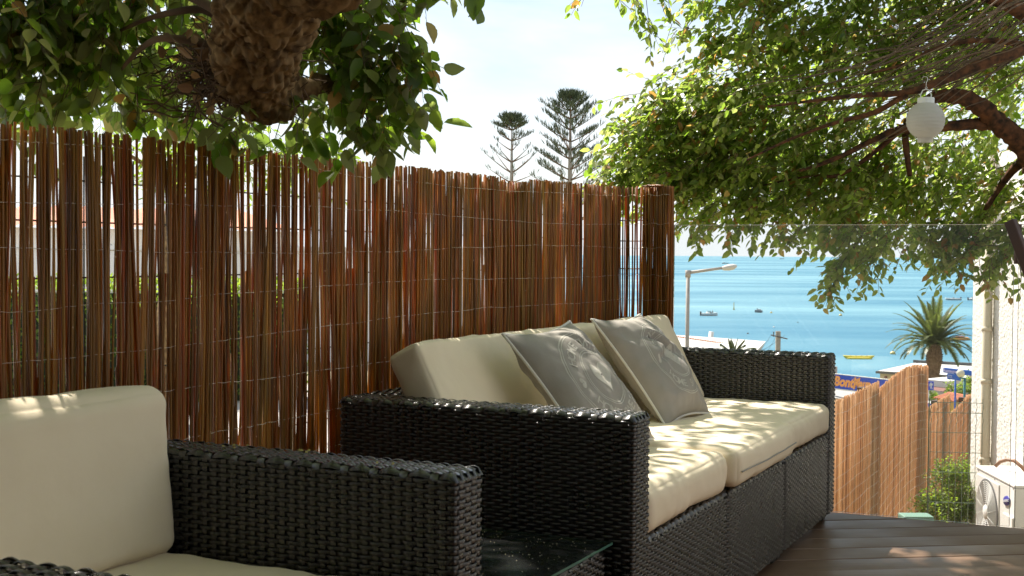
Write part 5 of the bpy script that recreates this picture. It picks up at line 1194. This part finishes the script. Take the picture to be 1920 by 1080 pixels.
# ------------------------------------------------------------------ street lamp, poles
def lamp(px, ytop, Y, label):
    p = pt(px, ytop, Y); bz = gz(p.x, p.y); O = Vector((p.x, p.y, bz)); T_ = thing('street_lamp', label, 'street lamp', O); H_ = p.z - bz
    MB().tube([(0, 0, 0), (0, 0, H_)], .058, 12, .052).out('pole', M['polegrey'], T_, True)
    MB().tube([(0, 0, H_ - .12), (0, 0, H_ + .08)], .075, 12).out('collar', M['polegrey'], T_, True)
    e_ = pt(1358, 502, Y - .1) - O; MB().tube([(0, 0, H_ + .01), e_], .045, 10, .035).out('arm', M['polegrey'], T_, True)
    t_ = pt(1382, 498, Y - .15) - O; d = (t_ - e_); m_ = MB(); sec = [(0, .045, .05), (.12, .085, .075), (.45, .12, .10), (.8, .115, .09), (1.0, .05, .035)]; n = 12; dn = d.normalized(); s_ = dn.cross(Vector((0, 0, 1))).normalized(); u_ = s_.cross(dn); V_ = []
    for (t, w_, h_) in sec:
        for k in range(n): a = 2 * math.pi * k / n; V_.append(e_ + d * t * 1.15 - dn * .06 + s_ * w_ * math.cos(a) + u_ * h_ * math.sin(a) * (.7 if math.sin(a) > 0 else 1))
    m_.add(V_, [(i * n + k, i * n + (k + 1) % n, (i + 1) * n + (k + 1) % n, (i + 1) * n + k) for i in range(4) for k in range(n)] + [tuple(range(n))[::-1], tuple(4 * n + k for k in range(n))]); m_.out('lamp_head', M['roofwhite'], T_, True)
lamp(1290, 512, 35, 'tall grey street lamp with one arm standing against the sea')
q = pt(1459, 621, 46); O = Vector((q.x, q.y, gz(q.x, q.y))); up_ = thing('utility_pole', 'concrete utility pole with a short crossarm standing against the sea', 'utility pole', O); H_ = q.z - O.z
MB().box((-.08, -.07, 0), (.08, .07, H_)).out('pole', M['concrete'], up_)
MB().tube([(-.28, -.09, H_ - .13), (.32, -.09, H_ - .27)], .022, 6).tube([(-.16, 0, H_ - .02), (-.16, 0, H_ - .2)], .02, 6).out('crossarm', M['darkgrey'], up_)
for k, (ex, ey, sx_) in enumerate(((1385, 662, -.25), (1400, 672, -.05), (1340, 664, .25))):
    e_ = pt(ex, ey, 40) - O; s0 = Vector((sx_, 0, H_ - .14)); MB().tube([s0.lerp(e_, t / 10) - Vector((0, 0, .35 * math.sin(math.pi * t / 10))) for t in range(11)], .006, 3).out('overhead_wire', M['darkgrey'], up_)
q = pt(1334, 622, 52); O = Vector((q.x, q.y, gz(q.x, q.y))); H_ = q.z - O.z
wp = thing('white_mast', 'leaning white mast standing behind the pale roof', 'mast', O); MB().tube([(-.45, 0, 0), (0, 0, H_)], .12, 8, .10).out('tube', M['white'], wp, True)

# ------------------------------------------------------------------ buildings on the slope
def body(name, label, cat, a, b, depth, z0, rz=None):
    """thing whose local x runs from point a to point b (front wall), y away from the viewer"""
    O = Vector((a.x, a.y, z0)); d = Vector((b.x - a.x, b.y - a.y, 0)); return thing(name, label, cat, O, math.atan2(d.y, d.x)), d.length
# pale roofed house left
a, b = pt(1200, 652, 38), pt(1402, 664, 37.2); z0 = min(gz(a.x, a.y), gz(b.x, b.y)) - .3
hs2, Ln = body('house', 'low house with a pale roof edged in red tiles behind the far sofa armrest', 'house', a, b, 5, z0)
MB().box((0, 0, 0), (Ln - .4, 5, b.z - z0 - .1)).out('wall', M['creamwall'], hs2)
r1 = pt(1200, 624, 41); r2 = pt(1402, 654, 40.2); hz1 = r1.z - z0; hz2 = r2.z - z0; e1 = a.z - z0 + .1; e2 = b.z - z0 + .05
rm = MB(); rm.add([Vector((-.2, -.2, e1)), Vector((Ln + .2, -.2, e2)), Vector((Ln + .2, 3.0, hz2)), Vector((-.2, 3.0, hz1)), Vector((Ln + .2, 5.2, e2)), Vector((-.2, 5.2, e1))], [(0, 1, 2, 3), (3, 2, 4, 5), (0, 3, 5), (1, 4, 2), (0, 5, 4, 1)])
rfo = rm.out('roof', M['roofwhite'], hs2); tr_ = MB()
for k in range(46):
    t = k / 46; t2 = (k + .8) / 46; c1_ = Vector((-.2, 3.0, hz1)).lerp(Vector((Ln + .2, 3.0, hz2)), t); c2_ = Vector((-.2, 3.0, hz1)).lerp(Vector((Ln + .2, 3.0, hz2)), t2); tr_.tube([c1_, c2_], .045, 5, .035)
tr_.out('ridge_tile', M['tile'], hs2)['kind'] = 'stuff'

# ice cream parlour fascia sign and its building
def flat_sign(name, label, a, b, hgt, mat_, thick=.06, grp=None):
    t, Ln = body(name, label, 'sign', a, b, .1, a.z - hgt); rbox('board', (0, 0, 0), (Ln, thick, hgt), min(.03, hgt * .1), mat_, t, 2); return t, Ln
SY = 56
a, b = pt(1545, 699.5, SY + 1), pt(1706, 713, SY - 3)
sg, Ln = flat_sign('shop_sign', 'long blue shop sign with orange script and pale serif lettering', a, b, .62, M['signblue2'])
slope = (b.z - a.z) / Ln
# tilt of the board along the slope is small: real boards hang level, perspective does the rest
def letters(parent, txt, x, z, size, mat_, shear=0, bold=0, y=-.012, wid=1.0, name='lettering'):
    v, f = text_mesh(txt, size, bold=bold, shear=shear); o = ob(name, [(x + q.x * wid, y, z + q.y) for q in v], f, mat_, parent, False); return o
letters(sg, 'Bonté', .58, .14, .58, M['letterorange'], .25, .03, wid=1.0)
letters(sg, 'Maun', 1.70, .10, .66, M['letterorange'], .25, .035, wid=.66)
letters(sg, 'Gelataria', 2.88 if Ln > 3.6 else Ln * .74, .15, .42, M['letterpink'], 0, .004, wid=.92)
MB().box((-.01, -.01, -.05), (Ln, .07, -.004)).box((-.01, -.01, .624), (Ln, .07, .655)).out('rim', M['white'], sg)
z0 = gz(a.x, a.y + 1) - .5; par, L2 = body('kiosk', 'ice cream parlour with grey roofs under the long blue sign', 'kiosk', pt(1535, 720, SY + 1.5), pt(1712, 724, SY - 2.0), 4, z0)
hh = pt(1620, 748, SY).z - z0
MB().box((0, 0, 0), (L2, 4, hh)).out('wall', simple('pinkish_render', (.55, .42, .36), .9), par)
MB().add([Vector((-.2, -.5, hh)), Vector((L2 + .2, -.5, hh)), Vector((L2 + .2, 1.0, hh + .62)), Vector((-.2, 1.0, hh + .62)), Vector((-.2, 4.1, hh)), Vector((L2 + .2, 4.1, hh))], [(0, 1, 2, 3), (3, 2, 5, 4), (0, 3, 4), (1, 5, 2), (0, 4, 5, 1)]).out('roof', M['roofgrey'], par)
for x in (.3, 1.4, 2.5): MB().box((x, -.04, .9), (x + .8, -.002, hh - .4)).out('window', M['darkgrey'], par)
MB().box((.2, .9, hh + .05), (.3, 1.0, hh + 1.25)).box((L2 - .4, .9, hh + .05), (L2 - .3, 1.0, hh + 1.25)).out('sign_bracket', M['polegrey'], par)
# cream flat roofed building
a, b = pt(1650, 700, 96), pt(1786, 706, 93); z0 = gz(a.x, a.y) - 1.0
cb2, L3 = body('flat_roofed_building', 'cream flat roofed beach building beside the palm trunk', 'building', a, b, 6, z0); h3 = a.z - z0
MB().box((0, 0, 0), (L3, 9, h3)).out('wall', M['creamwall'], cb2)
MB().box((-.25, -.25, h3 + .002), (L3 + .25, 9.2, h3 + .17)).out('roof_edge', M['darkgrey'], cb2)
MB().box((-.12, -.12, h3 + .172), (L3 + .12, 9.1, h3 + .19)).out('roof_deck', M['roofwhite'], cb2)
MB().box((-.25, 9.0, h3 + .192), (L3 + .25, 9.2, h3 + .42)).box((1.8, .1, h3 + .192), (1.95, 9, h3 + .30)).out('parapet', M['darkgrey'], cb2)
MB().tube([(.5, -.26, h3 - .25), (.5, -.1, h3 - .25)], .10, 10).out('wall_lamp', M['brownroof'], cb2)
for x in (1.0, 2.4, 3.6): MB().box((x, -.04, h3 - 1.9), (x + .9, -.002, h3 - .7)).out('window', M['darkgrey'], cb2)
# white box building with brown canopy
a, b = pt(1738, 710, 60), pt(1783, 712, 59); z0 = gz(a.x, a.y) - .5
wb, L4 = body('kiosk', 'white kiosk with brown canopy and purple board between palm and blue post sign', 'kiosk', a, b, 3, z0); h4 = a.z - z0
MB().box((0, 0, 0), (L4, 3, h4 - .62)).out('wall', M['roofgrey'], wb); MB().box((-.02, -.3, h4 - .30), (L4, 3.1, h4)).out('fascia', M['roofwhite'], wb)
MB().add([Vector((-.02, -.3, h4 - .302)), Vector((L4 + .02, -.3, h4 - .302)), Vector((L4 + .02, -.6, h4 - .45)), Vector((-.02, -.6, h4 - .45)), Vector((-.02, -.3, h4 - .45)), Vector((L4 + .02, -.3, h4 - .45))], [(0, 1, 2, 3), (3, 2, 5, 4), (0, 3, 4), (1, 5, 2)]).out('canopy', M['brownroof'], wb)
o = MB().box((.35, -.06, h4 - .82), (.82, -.01, h4 - .50)).out('board', M['purple'], wb); letters(o, 'café', .46, h4 - .70, .14, M['letterpink'], y=-.066)
# yellow kiosk with tiled roof
a, b = pt(1756, 747, 42), pt(1793, 748, 41); z0 = gz(a.x, a.y) - .5
yk, L5 = body('kiosk', 'small yellow kiosk with a terracotta tiled roof behind the low reed fence', 'kiosk', a, b, 1.5, z0); h5 = a.z - z0
MB().box((0, 0, 0), (L5, 1.6, h5)).out('wall', M['yellow'], yk)
w_ = MB().box((.10, -.03, h5 - .42), (.34, -.002, h5 - .12)).out('window', M['brownroof'], yk); MB().box((.14, -.036, h5 - .38), (.30, -.031, h5 - .16)).out('pane', M['letterpink'], w_)
for k in range(9):
    x = -.03 + k * (L5 + .06) / 9; wd_ = (L5 + .06) / 9
    MB().add([Vector((x + wd_ * .5 + wd_ * .46 * math.cos(t), y, z + wd_ * .40 * math.sin(t))) for (y, z) in ((-.14, h5 + .0), (.45, h5 + .16)) for t in (0, .8, 1.57, 2.35, 3.14)], [(i, i + 1, i + 6, i + 5) for i in range(4)]).out('tile', M['tile'], yk, True)
MB().box((-.05, .44, h5 + .002), (L5 + .05, .52, h5 + .2)).out('ridge', M['tile'], yk)
# restaurant post sign
a = pt(1768, 689, 39); b = pt(1846, 695, 37.5); rs, L6 = body('post_sign', 'blue restaurant direction sign with three white chevrons on a blue post', 'sign', a, b, .1, a.z - .155)
rbox('board', (0, 0, 0), (L6, .03, .155), .02, M['signblue'], rs, 2)
letters(rs, 'Restaurante', .035, .030, .135, M['letterpink'], 0, .002, wid=1.08)
lb = rbox('board', (.17, .002, -.185), (.72, .028, -.004), .006, M['signblue'], rs, 1)
ck = MB()
for k in range(3):
    x = .225 + k * .062
    ck.tube([(x + .045, -.006, -.045), (x, -.006, -.09), (x + .045, -.006, -.135)], .006, 4)
ck.out('chevron', M['white'], lb)
bz = gz(a.x, a.y) - rs.location.z; MB().tube([(.47, .05, bz), (.47, .05, .02)], .028, 10).out('post', M['signblue'], rs, True)
# globe lamps
for (px, py, Y, rpx, lab) in ((1801, 700, 36, 7.5, 'globe lamp on a teal post in front of the blue direction sign'), (1823, 703, 39, 6, 'globe lamp half hidden at the edge of the white wall')):
    c_ = pt(px, py, Y); O = Vector((c_.x, c_.y, gz(c_.x, c_.y))); gl_ = thing('globe_lamp', lab, 'street lamp', O, 0, 'globe lamps by the direction sign'); H_ = c_.z - O.z; rad = rpx * Y / F_PX
    MB().lathe([(rad * math.cos(t), H_ + rad * math.sin(t)) for t in np.linspace(-1.4, 1.57, 12)], 20).out('globe', simple('pale_globe', (.62, .58, .45), .15), gl_, True)
    MB().tube([(.0, 0, H_ - rad * 1.25), (0, 0, H_ - rad * .95)], .05, 8).out('cup', M['teal'], gl_, True)
    MB().tube([(.12, 0, 0), (.12, 0, H_ - rad * 1.2)], .035, 8).tube([(.12, 0, H_ - rad * 1.25), (0, 0, H_ - rad * 1.2)], .02, 6).out('post', M['teal'], gl_, True)
# small blue sign with white swirl
a, b = pt(1739.5, 715, 33), pt(1751, 715.5, 33); sw, L7 = body('small_sign', 'small blue sign with a white swirl emblem on a white post', 'sign', a, b, .1, a.z - .23)
rbox('board', (0, 0, 0), (L7, .02, .23), .004, M['signblue2'], sw, 1)
MB().tube([(L7 / 2 + .042 * (1 - k / 26) * math.cos(k * .42) + .004, -.006, .125 + .075 * math.sin(k * .42) * (1 - k / 40)) for k in range(24)], .0075, 5).tube([(L7 * .4, -.006, .05), (L7 * .75, -.006, .03), (L7 * .62, -.006, .09)], .006, 5).out('emblem', M['white'], sw)
bz = gz(a.x, a.y) - sw.location.z; MB().tube([(.02, .03, bz), (.02, .03, 0)], .03, 8).out('post', M['white'], sw, True)
a, b = pt(1742, 756.5, 30), pt(1768, 757, 30); bs, L8 = body('blue_awning', 'blue awning edge just above the low reed fence', 'awning', a, b, .1, a.z - .12)
rbox('valance', (0, 0, 0), (L8, .5, .12), .01, M['signblue2'], bs, 1); MB().box((-.002, -.004, .121), (L8, .5, .128)).out('hem', M['white'], bs)
bz = gz(a.x, a.y) - bs.location.z; MB().tube([(.03, .3, bz), (.03, .3, 0)], .015, 6).tube([(L8 - .03, .3, bz), (L8 - .03, .3, 0)], .015, 6).out('pole', M['white'], bs)
# shrubs beside the kiosks
for (px, py, Y, rp, n, lab) in ((1820, 712, 48, 11, 90, 'dark rounded shrub beside the white wall below the direction sign'), (1806, 738, 46, 12, 110, 'mottled shrub behind the blue sign post'), (1745, 745, 44, 8, 40, 'narrow shrub behind the small blue swirl sign'), (1785, 728, 52, 9, 40, 'small shrub right of the brown canopy')):
    c_ = pt(px, py, Y); O = Vector((c_.x, c_.y, gz(c_.x, c_.y))); T_ = thing('shrub', lab, 'shrub', O); Lx = Leaves(); Tx = MB(); rad = rp * Y / F_PX
    for _ in range(n):
        v = rv(1).normalized() * random.random() ** .4 * rad; spray(Lx, Tx, c_ - O + v, v + rv(.1), .2, 7, .10, 0, .004)
    Tx.tube([(0, 0, 0), c_ - O], .06, 6, .03); Lx.out('foliage', M['leafC'], T_, .5); Tx.out('stem', M['twig'], T_)

# ------------------------------------------------------------------ boats and buoys
def seapt(px, py):
    xs, ys = (px - 960) / F_PX, (540 - py) / F_PX; x = xs * math.cos(ROLL) - ys * math.sin(ROLL); y = xs * math.sin(ROLL) + ys * math.cos(ROLL)
    d = _r * x + _u * y + _f; t = (SEA_Z - EYE) / d.z; return Vector((d.x * t, d.y * t, SEA_Z))
def hull(L_, B_, H_, n=14, sheer=.25):
    V_ = []; F_ = []; m = 7
    for i in range(n + 1):
        t = i / n; x = -L_ / 2 + L_ * t; w_ = B_ / 2 * (1 - max(0, (t - .45) / .55) ** 2.2) * (.86 + .14 * min(1, t * 4)); w_ = max(w_, .02); h_ = H_ * (1 + sheer * max(0, t - .4) ** 1.3 * 1.6); k_ = -.12 * H_ + .25 * H_ * max(0, t - .7)
        V_ += [(x, w_, h_), (x, w_ * .93, h_ * .45), (x, w_ * .6, k_ * .3), (x, 0, k_ - .1), (x, -w_ * .6, k_ * .3), (x, -w_ * .93, h_ * .45), (x, -w_, h_)]
    for i in range(n):
        for k in range(m - 1): F_.append((i * m + k, (i + 1) * m + k, (i + 1) * m + k + 1, i * m + k + 1))
        F_.append((i * m + 0, i * m + 6, (i + 1) * m + 6, (i + 1) * m + 0))
    F_.append(tuple(range(m))); return [Vector(v) for v in V_], F_
def boat(px, py, L_, B_, H_, rz, label, kind, hm='hullwhite'):
    p = seapt(px, py); T_ = thing('boat', label, 'boat', p, rz); v, f = hull(L_, B_, H_); MB().add(v, f).out('hull', M[hm], T_)
    if kind == 'motor':
        MB().add([Vector(q) for q in ((.3, -B_ * .36, H_), (.3, B_ * .36, H_), (1.0, B_ * .28, H_), (1.0, -B_ * .28, H_), (.1, -B_ * .33, H_ + .5), (.1, B_ * .33, H_ + .5))], [(0, 3, 4), (1, 5, 2), (3, 2, 5, 4)]).out('windscreen', M['hullgrey'], T_)
        MB().box((-.9, -B_ * .25, H_ - .1), (-.5, B_ * .25, H_ + .35)).out('seat', M['white'], T_); MB().box((-L_ / 2 - .35, -.22, -.1), (-L_ / 2 + .05, .22, H_ + .55)).out('outboard_motor', M['darkgrey'], T_)
        for x, y in ((-.4, .2), (.2, -.1), (1.1, .2)): MB().lathe([(0, H_ + .05), (.16, H_ + .1), (.17, H_ + .5), (.09, H_ + .62), (.11, H_ + .78), (0, H_ + .86)], 8, Matrix.Translation((x, y, 0))).out('covered_seat', M['darkgrey'], T_)
    elif kind == 'jet':
        MB().add(*[(lambda q: q)(z) for z in hull(L_ * .6, B_ * .5, H_ * .6)]).out('seat', M['white'], T_).location = (-.1, 0, H_)
        MB().box((.2, -.35, H_ + .4), (.4, .35, H_ + .6)).out('handlebar', M['darkgrey'], T_)
    elif kind == 'dinghy':
        MB().tube([(-L_ / 2, B_ * .42, H_), (L_ * .2, B_ * .42, H_), (L_ * .45, B_ * .2, H_ + .12), (L_ * .52, 0, H_ + .16), (L_ * .45, -B_ * .2, H_ + .12), (L_ * .2, -B_ * .42, H_), (-L_ / 2, -B_ * .42, H_)], .24, 8).out('tube', M['hullwhite'], T_, True)
        MB().box((-L_ / 2 - .4, -.2, 0), (-L_ / 2 + .1, .2, H_ + .8)).out('outboard_motor', M['darkgrey'], T_); MB().box((-.4, -.3, H_), (.1, .3, H_ + .6)).out('console', M['hullgrey'], T_)
    elif kind == 'ship':
        MB().box((-L_ * .35, -B_ * .3, H_), (-L_ * .05, B_ * .3, H_ + 1.8)).out('cabin', M['hullwhite'], T_); MB().tube([(L_ * .1, 0, H_), (L_ * .1, 0, H_ + 3.5)], .12, 6).out('mast', M['darkgrey'], T_)
boat(1330, 592, 5.4, 2.1, .85, R(8), 'white open motorboat moored left of the other small boats on the sea', 'motor')
boat(1422, 586, 2.6, 1.2, .75, R(150), 'small dark and white watercraft right of the white motorboat', 'jet', 'hullgrey')
boat(1360, 494.5, 16, 4, 1.6, R(0), 'distant dark fishing boat near the horizon above the street lamp arm', 'ship', 'hullgrey')
boat(1466, 485.8, 34, 7, 3, R(0), 'tiny far ship on the horizon line', 'ship', 'hullgrey')
boat(1787, 563, 6.5, 2.3, .7, R(178), 'white inflatable dinghy right above the palm crown', 'dinghy')
boat(1824, 563, 5, 2, .8, R(20), 'pale boat cut off by the white wall edge', 'motor')
# banana boat
p = seapt(1610, 673); bb_ = thing('banana_boat', 'yellow inflatable banana boat floating beside the reed fence top', 'boat', p, R(-2))
for s_, n_t in ((0, .34), (-.55, .22), (.55, .22)):
    MB().tube([(x, s_ * 1.2, (.28 if not s_ else .12) + (.35 * (abs(x) / 2.9) ** 6 if not s_ else 0)) for x in np.linspace(-2.9, 2.9, 15) * (1 if not s_ else .8)], [max(.06, n_t * (1 - (abs(x) / 2.95) ** 8)) for x in np.linspace(-2.9, 2.9, 15)], 10).out('tube', M['yel'], bb_, True)
for k in range(4): MB().tube([(-1.5 + k * 1.0, -.25, .55), (-1.5 + k * 1.0, 0, .72), (-1.5 + k * 1.0, .25, .55)], .05, 6).out('grab_handle', M['darkgrey'], bb_)
for (px, py, r, m_, lab) in ((1576, 592, .55, 'buoy', 'round yellow buoy below the hanging leaf spray'), (1674, 664, .55, 'buoy', 'large pale buoy right of the banana boat'), (1446, 587, .42, 'buoy', 'small orange buoy right of the dark watercraft'),
                             (1376, 581, .32, 'buoy', 'thin upright pale marker buoy between the two small boats'), (1451, 614, .28, 'hullwhite', 'small white mooring buoy above the utility pole'), (1402, 626, .25, 'darkgrey', 'small dark mooring buoy left of the utility pole'), (1496, 605, .22, 'darkgrey', 'tiny dark buoy in the middle of the bay')):
    p = seapt(px, py); T_ = thing('buoy', lab, 'buoy', p, 0, 'buoys floating in the bay')
    if 'upright' in lab: MB().lathe([(r * .7, -.2), (r, .2), (r * .5, .7), (r * .35, 2.6), (0, 2.8)], 10).out('float', M[m_], T_, True)
    else:
        MB().lathe([(0, -.3)] + [(r * math.cos(t), r * .25 + r * .85 * math.sin(t)) for t in np.linspace(-.9, 1.5, 9)], 14).out('float', M[m_], T_, True); MB().tube([(0, 0, r), (0, 0, r * 1.5)], r * .18, 6).out('ring', M['darkgrey'], T_)
# red and orange raft behind the palm
p = seapt(1800, 638); T_ = thing('raft', 'orange and red inflatable raft on the sea behind the palm fronds', 'raft', p, R(5))
MB().tube([(-2.4, 0, .25), (-1.8, 0, .3), (1.8, 0, .3), (2.4, 0, .25)], [.15, .42, .42, .15], 10).out('tube', M['letterorange'], T_, True); MB().box((-.9, -.35, .55), (.9, .35, .95)).out('seat', M['red'], T_)
